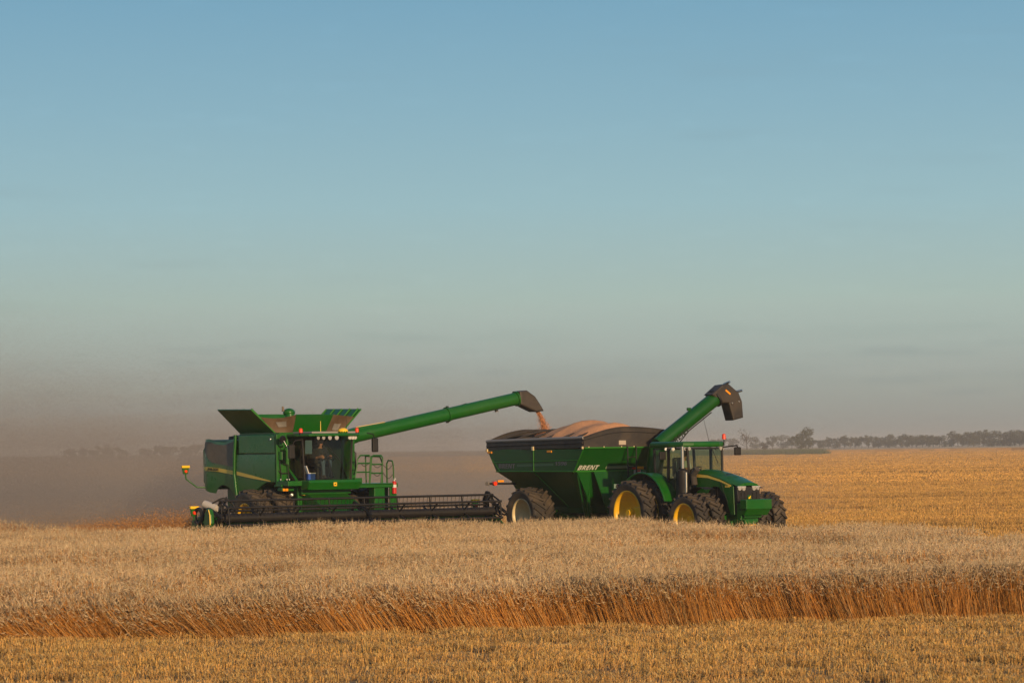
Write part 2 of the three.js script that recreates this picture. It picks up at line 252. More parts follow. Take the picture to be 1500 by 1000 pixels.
{
  const G = new THREE.Group(); G.name = 'stubble'; G.userData = { kind: 'stuff', label: 'short golden stubble and loose straw on the harvested ground', category: 'stubble' }; scene.add(G);
  const lay = (geo, pts) => { const mats = geo.map(() => []), cols = geo.map(() => []), q = new THREE.Quaternion(), m4 = new THREE.Matrix4(); for (const [x, d, tone, s] of pts) { const k = Math.floor(rnd() * geo.length); q.setFromAxisAngle(V(0, 1, 0), rr(0, 6.283)); m4.compose(V(x, 0, -d), q, V(1, s, 1)); mats[k].push(m4.clone()); const f = tone * rr(0.85, 1.15); cols[k].push(new THREE.Color(f, f * rr(0.95, 1.03), f * rr(0.88, 1.08))); } geo.forEach((g, i) => mats[i].length && instanced(G, 'stubble_clump', g, wheatMat, mats[i], cols[i])); };
  const near = [0, 1, 2, 3, 4].map(() => stubbleClump(17, 0.2, 0.11, 0.008, 34)), mid = [0, 1, 2, 3].map(() => stubbleClump(46, 0.4, 0.16, 0.014, 26)), far = [0, 1, 2].map(() => stubbleClump(50, 1.6, 0.2, 0.06, 20));
  const tone = (x, d) => 0.66 + 0.62 * fbm(x * 0.035 + d * 0.012 + 7, d * 0.22, 4), pts1 = [], pts2 = [], pts3 = [];
  for (let i = 0; i < 13000; i++) { const x = rr(-13, 13), d = rr(33, 52); if (!inField(x, d)) { const g = fbm(x * 0.9, d * 1.6, 3); const track = Math.abs(d - 38.9 - 0.05 * x) < 0.3; if (g > 0.42 || rnd() < 0.25) pts1.push([x, d, (track ? 0.92 : 0.8) + 0.35 * fbm(x * 0.3, d * 0.8, 3), track ? 0.5 : 0.7 + 0.8 * vnoise(x * 1.3, d * 1.3)]); } }
  for (let i = 0; i < 46000; i++) { const d = 55 + 190 * rnd() ** 1.25, x = rr(-0.24, 0.25) * d; if (!inField(x, d)) { const g = fbm(x * 0.06 + d * 0.03, d * 0.6, 4); if (g > 0.43 || rnd() < 0.22) pts2.push([x, d, tone(x, d), 0.55 + 0.9 * g]); } }
  for (let i = 0; i < 36000; i++) { const d = 220 * Math.exp(rnd() * 1.75), x = rr(-0.24, 0.25) * d; const g = fbm(x * 0.012 + d * 0.01, d * 0.1, 4); if (g > 0.42 || rnd() < 0.25) pts3.push([x, d, tone(x * 0.4, d * 0.5), 0.6 + 0.9 * g]); }
  lay(near, pts1); lay(mid, pts2); lay(far, pts3);
}
// ------------------------------------------------------------------ far side of the field
{ // a strip of crop still standing far off, its cut face towards us
  const prof = [], N = 60, top = [], pos = [], col = [], x0 = 86, x1 = 420;
  const t = new Tris();
  for (let i = 0; i < N; i++) for (let j = 0; j < 6; j++) { const f = (k, y, d) => { const x = lerp(x0, x1, k / N); return [x, y + (y > 0.1 ? 0.15 * (vnoise(k * 1.3, j * 2) - 0.5) : 0), -(d + 60 * Math.sin(x * 0.011))]; }; const d0 = 1010 + j * 75, d1 = d0 + 75, c = vary([0.55, 0.36, 0.17], 0.1); const a = f(i, 1, d0), b = f(i + 1, 1, d0), e = f(i, 1, d1), g = f(i + 1, 1, d1); t.tri(a, b, g, c); t.tri(a, g, e, c); if (!j) { const h = f(i, 0, d0), k = f(i + 1, 0, d0), cc = vary([0.3, 0.17, 0.06], 0.25); t.tri(h, k, b, cc); t.tri(h, b, a, cc); } }
  const o = new THREE.Mesh(t.build(), wheatMat); o.name = 'far_field'; o.userData = { kind: 'structure', label: 'far strip of uncut crop below the row of trees', category: 'field' }; o.castShadow = o.receiveShadow = true; scene.add(o);
}
{ // rough dark grass round the lone tree
  const t = new Tris(); for (let i = 0; i < 90; i++) { const x = rr(-1.6, 1.6), z = rr(-1.6, 1.6), h = rr(0.5, 1.3); t.strip([x, -0.05, z], [x + rr(-0.4, 0.4), h, z + rr(-0.4, 0.4)], 0.12, vary([0.075, 0.085, 0.03], 0.35), 0.03); }
  const g = t.build(), mats = [], q = new THREE.Quaternion(), m4 = new THREE.Matrix4();
  for (let i = 0; i < 1500; i++) { const d = rr(900, 1240), x = rr(0.062, 0.108) * d + rr(-3, 3); q.setFromAxisAngle(V(0, 1, 0), rr(0, 6)); const s = rr(0.6, 1.3); m4.compose(V(x, 0, -d), q, V(1, s, 1)); mats.push(m4.clone()); }
  const o = instanced(scene, 'rough_grass', g, wheatMat, mats); o.userData = { kind: 'stuff', label: 'dark rough grass along the far edge of the stubble', category: 'grass' };
}
// ------------------------------------------------------------------ trees
const bark = M('bark', [0.07, 0.055, 0.042], { r: 0.95 }), leafMat = leafy('dry_leaves', 0.3);
function crownGeo(H, Wd, n, leaf, col, base) {
  const t = new Tris(), lobes = []; const nl = 9 + Math.floor(rnd() * 5);
  for (let i = 0; i < nl; i++) { const a = rr(0, 6.283), k = Math.sqrt(rnd()), y = lerp(base + 0.1, 0.86, rnd()); const spread = Math.sin(clamp((y - base * 0.6) / (1.1 - base * 0.6), 0, 1) * Math.PI) ** 0.6; lobes.push([Math.cos(a) * k * Wd * 0.42 * spread, y * H, Math.sin(a) * k * Wd * 0.42 * spread, rr(0.13, 0.24) * Wd]); }
  for (let i = 0; i < n; i++) { const l = lobes[i % nl], u = rr(-1, 1), a = rr(0, 6.283), r = l[3] * Math.cbrt(rr(0.25, 1)), s = Math.sqrt(1 - u * u), c = [l[0] + Math.cos(a) * s * r, l[1] + u * r * 0.85, l[2] + Math.sin(a) * s * r], k = leaf * rr(0.6, 1.4), cc = vary(col, 0.35), d = () => [c[0] + gauss() * k, c[1] + gauss() * k, c[2] + gauss() * k]; t.tri(d(), d(), d(), cc); t.tri(d(), d(), d(), cc); }
  return t.build();
}
function trunkGeo(H, base, limbs) {
  const gs = [rod([0, -0.1, 0], [rr(-0.2, 0.2), H * base, rr(-0.2, 0.2)], 0.3, 0.2, 7), rod([0, H * base * 0.98, 0], [rr(-0.4, 0.4), H * 0.82, rr(-0.4, 0.4)], 0.2, 0.06, 6)];
  for (let i = 0; i < limbs; i++) { const y = H * rr(base * 0.6, 0.6), a = rr(0, 6.283), L = rr(1.2, 2.8); gs.push(rod([0, y, 0], [Math.cos(a) * L, y + rr(1.2, 2.6), Math.sin(a) * L], 0.12, 0.04, 5)); }
  return mergeGeometries(gs.map((g) => fin(g)));
}
const kinds = []; for (let i = 0; i < 6; i++) { const H = rr(10.5, 12.5), b = rr(0.2, 0.32); kinds.push([trunkGeo(H, b, 7), crownGeo(H, rr(8.5, 10.5), 950, 0.42, [0.056, 0.058, 0.024], b * 0.5)]); }
const bareKind = [trunkGeo(10, 0.25, 16), crownGeo(10, 9, 240, 0.3, [0.07, 0.055, 0.035], 0.3)];
const loneKind = [trunkGeo(10.5, 0.14, 12), crownGeo(10.5, 11, 1500, 0.36, [0.062, 0.064, 0.02], 0.1)];
const lowKind = [trunkGeo(5, 0.15, 8), crownGeo(5, 6.5, 420, 0.33, [0.055, 0.052, 0.028], 0.08)];
function tree(kind, x, d, s, label, group, sx = s) { const t = thing('tree', label, 'tree', [x, 0, -d], rr(0, 6.283), group); t.scale.set(sx, s, sx); const a = mesh(t, 'trunk', kind[0].clone(), bark); const c = new THREE.Mesh(kind[1], leafMat); c.name = 'crown'; c.castShadow = c.receiveShadow = true; t.add(c); return t; }
const RATIO = (px) => (px - 750) / 4167;
{
  const row = 'shelterbelt trees beyond the stubble field';
  for (let px = 1182; px < 1540; px += rr(5.5, 10)) { const d = 1640 - (px - 1180) * 0.35 + rr(-25, 25), h = px > 1390 ? rr(0.8, 0.98) : px > 1230 ? rr(0.68, 0.86) : rr(0.6, 0.74); tree(kinds[Math.floor(rnd() * 6)], RATIO(px) * d, d, h, 'leafy tree in the long row beyond the stubble field', row, h * rr(0.85, 1.2)); }
  tree(loneKind, RATIO(1172) * 1200, 1200, 0.98, 'lone bushy tree standing in dark grass in front of the row', undefined, 0.98);
  tree(bareKind, RATIO(1092) * 1180, 1180, 1.05, 'sparse hazy tree beyond the front of the tractor');
  tree(lowKind, RATIO(1118) * 1200, 1200, 0.95, 'low hazy bush between the sparse tree and the lone tree');
  for (const px of [1040, 1056, 1072, 1104, 1130, 1146, 1158]) { const d = 1750 + rr(-40, 40), h = rr(0.75, 0.95); tree(kinds[Math.floor(rnd() * 6)], RATIO(px) * d, d, h, 'tree fading into the haze behind the lone tree', 'hazy trees behind the lone tree', h * 0.95); }
  for (const [px, h] of [[100, 0.95], [120, 0.85], [136, 0.78], [148, 1.0], [162, 1.02], [176, 0.85], [210, 0.9], [222, 0.75], [234, 1.0], [246, 1.0], [268, 1.0], [284, 1.05], [300, 1.0]]) { const d = 1190 + rr(-20, 20); tree(kinds[Math.floor(rnd() * 6)], RATIO(px) * d, d, h * 0.66, 'tree almost lost in the dust behind the combine', 'trees lost in the dust', h * 0.75); }
}
// ------------------------------------------------------------------ dust and chaff in the air: countless specks
const dustMat = new THREE.MeshStandardMaterial({ roughness: 1, side: THREE.DoubleSide }); dustMat.name = 'field_dust'; dustMat.color.setRGB(0.27, 0.215, 0.18);
dustMat.color.setRGB(0.24, 0.225, 0.225);
function specks(n, box, size) { const t = new Tris(); for (let i = 0; i < n; i++) { const c = box.map((w) => rr(-0.5, 0.5) * w), d = () => [c[0] + rr(-1, 1) * size, c[1] + rr(-1, 1) * size, c[2] + rr(-1, 1) * size]; t.tri(d(), d(), d(), [1, 1, 1]); } const g = t.build(); g.deleteAttribute('color'); return g; }
{ // cells of air, each filled with as many specks as the cloud is thick there
  const G = new THREE.Group(); G.name = 'dust_cloud'; G.userData = { kind: 'stuff', label: 'brown harvest dust drifting low behind the combine and the cart', category: 'dust' }; scene.add(G);
  const plume = (x, y, d) => { const px = x + 6.6, pd = d - 91, t = -Math.cos(HEAD) * px + Math.sin(HEAD) * pd - 5.5, side = Math.sin(HEAD) * px + Math.cos(HEAD) * pd + 1.5 - 0.08 * t; if (t < 0) return 0; const sg = 2.5 + 0.24 * t, h = (1.2 + 0.04 * t) * (0.6 + 0.8 * fbm(x * 0.09 + 1, d * 0.05 + 3, 3)); return 2.7 * sstep(t, 0, 5) * Math.exp(-0.5 * (side / sg) ** 2) / (sg * h) * Math.exp(-y / h); };
  const bank = (x, y, d) => { const h = (0.7 + 0.0072 * d) * (0.65 + 0.7 * vnoise(x * 0.05 + 2, d * 0.03)); return 0.115 * sstep(d, 104, 125) * (1 - sstep(d, 200, 250)) * (1 - sstep(x, 3, 17)) * Math.exp(-y / h); };
  const distant = (x, y, d) => { const h = (2.4 + 0.006 * d) * (0.6 + 0.8 * vnoise(x * 0.015 + 4, d * 0.008)); return 0.0036 * sstep(d, 240, 300) * (1 - sstep(d, 620, 740)) * (1 - sstep(x, 5, 75)) * Math.exp(-y / h); };
  const fill = (box, size, levels, rho, [x0, x1], [y0, y1], [d0, d1], cut) => {
    const vol = box[0] * box[1] * box[2], area = 0.6 * size * size, geo = levels.map((n) => specks(n, box, size)), mats = levels.map(() => []), flips = [0, 1].map((k) => new THREE.Quaternion().setFromAxisAngle(V(0, 1, 0), k * Math.PI));
    for (let x = x0; x < x1; x += box[0]) for (let d = d0; d < d1; d += box[2]) for (let y = y0; y < y1; y += box[1]) {
      if (Math.abs(x) > d * 0.2 + 4) continue;
      const n = rho(x, y + box[1] / 2, d) * (0.05 + 1.9 * fbm(x * cut + 3, d * cut * 0.6 + y * cut * 2.5, 3)) / area * vol; let k = -1; while (k < levels.length - 1 && levels[k + 1] <= n) k++;
      const lo = k < 0 ? 0 : levels[k], hi = levels[Math.min(k + 1, levels.length - 1)]; if (hi > lo && rnd() < (n - lo) / (hi - lo)) k = Math.min(k + 1, levels.length - 1);
      if (k >= 0) mats[k].push(new THREE.Matrix4().compose(V(x, y + box[1] / 2, -d), flips[rnd() < 0.5 ? 0 : 1], V(1, rnd() < 0.5 ? 1 : -1, 1)));
    }
    geo.forEach((g, i) => mats[i].length && instanced(G, 'dust_puff', g, dustMat, mats[i]));
  };
  fill([3, 1.5, 3], 0.0065, [60, 180, 500, 1200, 3000, 6000, 12000, 24000, 40000], (x, y, d) => plume(x, y, d) + bank(x, y, d), [-50, 20], [0, 18], [94, 252], 0.12);
  fill([12, 3, 18], 0.02, [60, 180, 500, 1200, 3000, 6000, 10000], distant, [-150, 90], [0, 36], [245, 740], 0.02);
}
{ // straw thrown out behind the combine
  const t = new Tris();
  for (let i = 0; i < 52000; i++) {
    const u = rnd() ** 0.9, lx = -5.0 - u * 1.6 + gauss() * 0.8, lz = 0.6 + u * 4.6 + gauss() * 0.7, y = Math.abs(gauss()) * (0.72 - 0.42 * u) + rr(0.1, 0.5), c = Math.cos(HEAD), s = Math.sin(HEAD), x = -6.6 + c * lx - s * lz, z = -91 + s * lx + c * lz, L = rr(0.02, 0.05), a = rr(0, 6.3), b = rr(-1, 1);
    t.strip([x, y, z], [x + Math.cos(a) * L, y + b * L, z + Math.sin(a) * L], 0.014, vary([0.48, 0.22, 0.055], 0.3));
  }
  const o = new THREE.Mesh(t.build(), wheatMat); o.name = 'flying_chaff'; o.userData = { kind: 'stuff', label: 'orange chaff and straw thrown out behind the combine', category: 'chaff' }; o.castShadow = true; scene.add(o);
}
scene.fog = new THREE.FogExp2(new THREE.Color().setRGB(0.62, 0.58, 0.54), 0.00028);
// ------------------------------------------------------------------ wheels (axle along z, outer face towards +z)
function wheelParts(R, w, rimR, lugs, dish) {
  const h = w / 2, side = 0.085, prof = [[rimR, -h * 0.72], [rimR + 0.05, -h * 0.86], [lerp(rimR, R, 0.55), -h * 1.0], [R - side * 1.4, -h * 0.95], [R - side, -h * 0.7], [R - side * 0.8, 0], [R - side, h * 0.7], [R - side * 1.4, h * 0.95], [lerp(rimR, R, 0.55), h * 1.0], [rimR + 0.05, h * 0.86], [rimR, h * 0.72]];
  const tyre = [new THREE.LatheGeometry(prof.map(([r, y]) => new THREE.Vector2(r, y)), 44).rotateX(Math.PI / 2)];
  for (let i = 0; i < lugs; i++) for (const s of [-1, 1]) {
    const a = (i + (s > 0 ? 0.5 : 0)) / lugs * Math.PI * 2, L = h * 1.28, g = new RoundedBoxGeometry(0.075, 0.09, L, 1, 0.012);
    g.translate(0, 0, s * L * 0.46); g.rotateY(s * -0.72); g.translate(0, R - 0.046, 0); 
    const p = g.attributes.position; for (let k = 0; k < p.count; k++) { const x = p.getX(k), y = p.getY(k), z = clamp(p.getZ(k), -h * 1.02, h * 1.02), drop = Math.max(0, Math.abs(z) - h * 0.72) * 0.35, r = y - drop, t = x / R; p.setXYZ(k, Math.sin(t) * r, Math.cos(t) * r, z); }
    g.computeVertexNormals(); tyre.push(g.rotateZ(a));
  }
  const d = dish, rim = [new THREE.LatheGeometry([[rimR + 0.03, h * 0.8], [rimR + 0.035, h * 0.86], [rimR - 0.01, h * 0.84], [rimR - 0.03, h * 0.6], [rimR * 0.82, h * 0.5 - d * 0.45], [rimR * 0.42, h * 0.5 - d], [0.16, h * 0.5 - d], [0.0, h * 0.5 - d]].map(([r, y]) => new THREE.Vector2(Math.max(r, 0.0001), y)), 40).rotateX(Math.PI / 2), new THREE.LatheGeometry([[rimR + 0.03, -h * 0.8], [rimR - 0.02, -h * 0.7], [rimR - 0.04, h * 0.5]].map(([r, y]) => new THREE.Vector2(r, y)), 40).rotateX(Math.PI / 2)];
  return { tyre: mergeGeometries(tyre.map((g) => fin(g))), rim: mergeGeometries(rim.map((g) => fin(g))), face: h * 0.5 - d };
}
function wheel(parent, parts, pos, out, rimMat, hub, spin = 0) {
  const w = sub(parent, 'wheel', pos); if (out < 0) w.rotation.y = Math.PI;
  const t = new THREE.Mesh(parts.tyre, mt.rubber); t.name = 'tyre'; t.rotation.z = spin; t.castShadow = t.receiveShadow = true; w.add(t);
  const r = new THREE.Mesh(parts.rim, rimMat); r.name = 'rim'; r.castShadow = r.receiveShadow = true; w.add(r);
  if (hub) mesh(w, 'hub', hub(parts.face), rimMat);
  return w;
}
const plainHub = (f) => { const g = [rod([0, 0, f - 0.02], [0, 0, f + 0.12], 0.17, 0.15, 16)]; for (let i = 0; i < 10; i++) { const a = i * Math.PI / 5; g.push(rod([Math.cos(a) * 0.22, Math.sin(a) * 0.22, f - 0.01], [Math.cos(a) * 0.22, Math.sin(a) * 0.22, f + 0.04], 0.02, 0.02, 6)); } return g; };
const castHub = (f) => [rod([0, 0.02, f - 0.02], [0, 0.02, f + 0.36], 0.16, 0.15, 16), bx(0.02, 0.38, -0.14, 0.2, f - 0.02, f + 0.24, 0.04), bx(-0.26, 0.2, -0.42, -0.24, f - 0.02, f + 0.16, 0.03), rod([0, 0.02, f + 0.3], [0, 0.02, f + 0.42], 0.1, 0.1, 12)];
const mirrorZ = (pts) => pts.map(([x, y, z]) => [x, y, -z]);
const lamp = (parent, pos, r, m = mt.lampGlass, dir = [1, -0.1, 0], name = 'work_lamp') => { const g = sub(parent, name, pos), d = V(...dir).normalize(); const a = d.clone().multiplyScalar(-0.07).toArray(), b = d.clone().multiplyScalar(0.01).toArray(), c = d.clone().multiplyScalar(0.022).toArray(); mesh(g, 'housing', rod(a, b, r * 0.8, r * 1.12, 12), mt.black); mesh(g, 'lens', rod(b, c, r, r * 0.9, 12), m); return g; };

// ------------------------------------------------------------------ combine harvester (local x forward, y up, z to its right)
{
  const C = thing('combine_harvester', 'green combine harvester with open grain tank flaps and long unloading auger', 'combine', [-6.6, 0, -91], -HEAD);
  mesh(C, 'body', [prism([[-4.5, 2.1], [-4.52, 3.2], [-4.1, 3.5], [-2.1, 3.5], [-2.1, 3.66], [0.5, 3.66], [0.5, 2.15], [-0.2, 2.05], [-1, 1.8], [-2.1, 1.85], [-2.6, 2.1], [-3.3, 2.1], [-3.6, 1.9]], -1.37, 1.37, 0.03)], mt.green);
  mesh(C, 'chassis', [bx(-4.0, -2.0, 1.2, 2.0, -0.75, 0.75), bx(-2.2, 0.9, 0.75, 2.1, -0.8, 0.8), bx(-0.18, 0.18, 0.8, 1.15, -1.9, 1.9), bx(-3.5, -3.2, 0.6, 0.85, -1.35, 1.35)], mt.green);
  for (const s of [1, -1]) {
    const o = (z) => s > 0 ? [z, z + 0.07] : [-z - 0.07, -z];
    const pl = (t, x) => { let i = 0; while (i < t.length - 2 && x > t[i + 1][0]) i++; return lerp(t[i][1], t[i + 1][1], clamp((x - t[i][0]) / (t[i + 1][0] - t[i][0]), 0, 1)); };
    const rearTop = [[-4.66, 3.2], [-4.56, 3.44], [-4.36, 3.54], [-4.0, 3.55], [-3.5, 3.46], [-2.9, 3.43], [-2.3, 3.54], [-2.1, 3.62]], rearBot = [[-4.66, 2.3], [-4.54, 2.0], [-4.3, 1.88], [-3.95, 1.8], [-3.55, 1.77], [-3.4, 1.93], [-3.2, 2.02], [-3.0, 2.05], [-2.75, 2.02], [-2.5, 1.92], [-2.28, 1.76], [-2.1, 1.62]], sideBot = [[-2.03, 1.66], [-1.2, 1.8], [-0.62, 1.93], [-0.3, 2.06], [0.0, 2.14], [0.52, 2.16]];
    const bulge = (x, y) => 1.395 + 0.085 * (1 - 0.9 * ((y - 2.55) / 1.1) ** 2) - 0.3 * (Math.max(0, -4.0 - x) / 0.7) ** 2.2 + 0.02 * Math.sin((x + 2) * 1.3);
    const skin = (x0, x1, bot, top, sd, off) => { const f = (k) => grid(30, 12, (u, v) => { const x = lerp(x0, x1, u), y = lerp(bot(x), top(x), v); return [x, y, sd * (bulge(x, y) + off + k)]; }); return mergeGeometries([fin(f(0)), fin(f(-0.02))]); };
    mesh(C, 'rear_shield', skin(-4.66, -2.1, (x) => pl(rearBot, x), (x) => pl(rearTop, x), s, 0), mt.greenDusty);
    mesh(C, 'side_shield', skin(-2.03, 0.52, (x) => pl(sideBot, x), () => 3.02, s, 0), mt.greenDusty);
    const door = mesh(C, 'service_door', prism([[-1.9, 3.06], [-1.92, 3.64], [0.46, 3.63], [0.47, 3.05]], ...o(1.38), 0.02), mt.greenDusty);
    mesh(door, 'latch', rod([0.2, 3.5, s * 1.45], [0.2, 3.5, s * 1.47], 0.045, 0.04, 10), mt.steel);
    mesh(C, 'corner_post', pipe([[-2.07, 3.66, s * 1.47], [-2.1, 3.0, s * 1.5], [-2.12, 2.4, s * 1.5], [-2.04, 2.0, s * 1.5], [-1.96, 1.62, s * 1.49]], 0.05, 8), mt.green);
    mesh(C, 'engine_screen', skin(-4.32, -2.2, (x) => pl([[-4.32, 3.2], [-3.95, 2.9], [-3.7, 2.78], [-2.2, 2.63]], x), (x) => pl(rearTop, x) - 0.09, s, 0.02), mt.screen);
    const strp = mesh(C, 'stripe', [skin(-4.655, -2.14, (x) => pl([[-4.45, 2.52], [-3.3, 2.48], [-2.14, 2.37]], x), (x) => pl([[-4.45, 2.65], [-3.3, 2.6], [-2.14, 2.5]], x), s, 0.012), skin(-1.98, 0.25, (x) => pl([[-1.98, 2.37], [-0.9, 2.26], [0.25, 2.16]], x), (x) => pl([[-1.98, 2.49], [-0.9, 2.36], [0.25, 2.19]], x), s, 0.012)], mt.stripe);
    const tx = words('JOHN DEERE', 0.085, 0, 1.1); tx.rotateZ(-0.035); if (s < 0) tx.rotateY(Math.PI); mesh(strp, 'lettering', tx.translate(-3.6, 2.55, s * 1.492), mt.letterDark);
    const tn = words('S690', 0.11, 0.15); if (s < 0) tn.rotateY(Math.PI); mesh(C, 'model_number', tn.translate(-0.05, 2.4, s * 1.475), mt.stripe);
    mesh(C, 'wheel_arch', sheet([[-2.3, 1.8, s * 1.36], [-2.6, 2.0, s * 1.36], [-3.0, 2.08, s * 1.36], [-3.4, 2.0, s * 1.36], [-3.4, 2.0, s * 0.8], [-3.0, 2.08, s * 0.8], [-2.6, 2.0, s * 0.8], [-2.3, 1.8, s * 0.8]].slice(0, 4).concat([[-3.4, 2.0, s * 1.0], [-2.3, 1.8, s * 1.0]]), 0.02), mt.black);
  }
  mesh(C, 'air_intake', [rod([-2.9, 3.35, 0.9], [-2.9, 3.62, 0.9], 0.36, 0.33, 20), rod([-2.9, 3.62, 0.9], [-2.9, 3.66, 0.9], 0.28, 0.1, 20)], mt.black);
  mesh(C, 'engine_deck', [bx(-4.1, -2.15, 3.42, 3.52, -1.3, 1.3), bx(-3.9, -3.4, 3.5, 3.62, -1.1, 0.4)], mt.green);
  // open grain tank
  const hz = 1.2, X0 = -2.18, X1 = 0.11, Y = 3.68;
  mesh(C, 'tank_rim', [bx(X0, X1, 3.62, 3.72, hz - 0.03, hz + 0.06, 0.01), bx(X0, X1, 3.62, 3.72, -hz - 0.06, -hz + 0.03, 0.01), bx(X1 - 0.03, X1 + 0.04, 3.62, 3.71, -hz, hz, 0.01), bx(X0 - 0.04, X0 + 0.03, 3.62, 3.71, -hz, hz, 0.01), bx(0.2, 0.52, 3.64, 3.7, -1.3, 1.3, 0.02)], mt.green);
  const flaps = { r: [[X0, Y, hz], [X1, Y, hz], [0.0, 4.44, 2.02], [-2.24, 4.48, 2.02]], l: null, f: [[X1, Y, 0.6], [X1, Y, -0.6], [0.5, 4.27, -0.68], [0.5, 4.27, 0.68]], b: [[X0, Y, -0.6], [X0, Y, 0.6], [-2.6, 4.32, 0.72], [-2.6, 4.32, -0.72]] };
  flaps.l = mirrorZ(flaps.r).reverse();
  for (const k of ['r', 'l', 'f', 'b']) {
    const f = mesh(C, 'tank_flap', sheet(flaps[k], 0.035), mt.green);
    if (k === 'r' || k === 'l') { const s = k === 'r' ? 1 : -1, at = (u, v, e) => { const x = lerp(lerp(X0, -2.24, v), lerp(X1, 0, v), u); return [x, lerp(Y, 4.46, v) + e * 0.7, s * (lerp(hz, 2.02, v) - e * 0.7)]; };
      mesh(f, 'rib', [...[0.04, 0.27, 0.5, 0.73, 0.96].map((u) => rod(at(u, 0.04, 0.04), at(u, 0.97, 0.04), 0.03, 0.03, 5)), rod(at(0.02, 0.5, 0.04), at(0.98, 0.5, 0.04), 0.035, 0.035, 5)], mt.cartTrim);
      mesh(f, 'edge_trim', rod([X1, Y, s * (hz + 0.01)], [0.0, 4.44, s * 2.03], 0.022, 0.022, 6), mt.cartTrim); }
  }
  const cf = [[[X1, Y, hz], [X1, Y, 0.6], [0.5, 4.27, 0.68], [0.06, 4.2, 1.72]], [[X0, Y, 0.6], [X0, Y, hz], [-2.22, 4.2, 1.72], [-2.6, 4.3, 0.72]]];
  for (const q of [...cf, ...cf.map((a) => mirrorZ(a).reverse())]) {
    const c = sub(C, 'corner_canvas'), sag = (u, v) => { const a = V(...q[0]).lerp(V(...q[1]), u), b = V(...q[3]).lerp(V(...q[2]), u); const p = a.lerp(b, v); const k = 0.07 * Math.sin(u * Math.PI) * v; p.y -= k; p.x -= Math.sign(q[1][0] + 1) * 0.06 * Math.sin(u * Math.PI) * Math.sin(v * Math.PI) + 0.015 * Math.sin(u * 9 + v * 4); return p.toArray(); };
    mesh(c, 'canvas', grid(10, 8, sag), mt.canvas);
    mesh(c, 'clear_window', grid(4, 3, (u, v) => { const p = sag(0.38 + 0.34 * u, 0.42 + 0.33 * v); p[0] += Math.sign(q[1][0] + 1) * 0.025; return p; }), mt.greyPatch);
  }
  mesh(C, 'fill_auger_cap', [rod([-0.7, 3.2, 0.1], [-0.95, 4.34, 0.1], 0.16, 0.16, 12), ball(-0.97, 4.36, 0.1, 0.2, 0.7)], mt.green);
  mesh(C, 'fill_auger_vent', rod([-0.97, 4.4, 0.32], [-0.99, 4.56, 0.32], 0.05, 0.03, 8), mt.screen);
  // unloading auger, swung out to the left
  const au = sub(C, 'unloading_auger'), A0 = [-0.3, 3.42, -1.1], A1 = [-0.32, 4.8, -8.42], at = (t) => A0.map((v, i) => lerp(v, A1[i], t));
  mesh(au, 'tube', [rod(A0, A1, 0.225, 0.215, 24)], mt.green);
  mesh(au, 'base_elbow', [rod([-0.3, 2.5, -1.25], [-0.3, 3.45, -1.25], 0.27, 0.27, 18), ball(-0.3, 3.44, -1.22, 0.29), rod([-0.3, 3.44, -1.15], at(0.12), 0.3, 0.24, 18)], mt.green);
  mesh(au, 'top_fairing', prismX([[-1.2, 3.62], [-1.9, 3.84], [-3.2, 4.02], [-3.2, 3.95], [-1.2, 3.55]], -0.42, -0.18, 0.02), mt.green);
  mesh(au, 'fairing_marking', prismX([[-2.0, 3.873], [-3.1, 4.03], [-3.1, 4.02], [-2.0, 3.86]], -0.32, -0.28, 0), mt.stripe);
  for (const t of [0.605, 0.985]) mesh(au, 'flange', rod(at(t - 0.004), at(t + 0.004), 0.255, 0.255, 24), mt.green);
  for (const [y0, y1] of [[3.98, 4.06], [4.46, 4.54]]) mesh(au, 'clamp', bx(-0.35, -0.27, y0, y1, -5.58, -5.5, 0.01), mt.black);
  mesh(au, 'support_cable', rod([-0.3, 3.75, -3.0], [-0.3, 4.62, -6.3], 0.02, 0.02, 5), mt.black);
  lamp(au, [-0.3, 4.36, -7.5], 0.06, mt.lampGlass, [0.2, -1, -0.2]);
  const hood = [[-8.3, 5.03], [-8.62, 5.06], [-8.95, 4.86], [-9.22, 4.5], [-9.3, 4.36], [-8.98, 4.33], [-8.75, 4.42], [-8.36, 4.58]];
  mesh(au, 'spout', prismX(hood, -0.56, -0.08, 0.05), mt.tarp);
  // cab
  const roofP = (y) => [[0.35, 1.05], [1.2, 1.1], [1.72, 0.92], [1.95, 0.5], [2.0, 0], [1.95, -0.5], [1.72, -0.92], [1.2, -1.1], [0.35, -1.05]].map(([x, z]) => [x, z]);
  { const s = new THREE.Shape(roofP().map(([x, z]) => new THREE.Vector2(x, -z))); const g = new THREE.ExtrudeGeometry(s, { depth: 0.02, bevelEnabled: true, bevelThickness: 0.04, bevelSize: 0.05, bevelOffset: -0.05, bevelSegments: 2 }).rotateX(-Math.PI / 2).translate(0, 3.6, 0); const roof = mesh(C, 'cab_roof', g, mt.green); mesh(roof, 'roof_top', bx(0.45, 1.7, 3.66, 3.72, -0.8, 0.8, 0.03), mt.rail); }
  for (const z of [0.62, 0.47, 0.28, 0.05, -0.5, -0.65, -0.78]) { const x = 1.97 - Math.abs(z) ** 2 * 0.45; lamp(C, [x - 0.02, 3.52, z], z === 0.28 || z === 0.05 ? 0.075 : 0.065, mt.lampGlass, [1, -0.05, z * -0.5]); }
  for (const z of [1.0, -1.05]) { const b = sub(C, 'beacon', [1.35, 3.66, z]); mesh(b, 'base', rod([0, -0.04, 0], [0, 0.03, 0], 0.06, 0.06, 10), mt.black); mesh(b, 'lens', [rod([0, 0.03, 0], [0, 0.13, 0], 0.065, 0.06, 12), ball(0, 0.13, 0, 0.06, 0.7)], mt.redlens); }
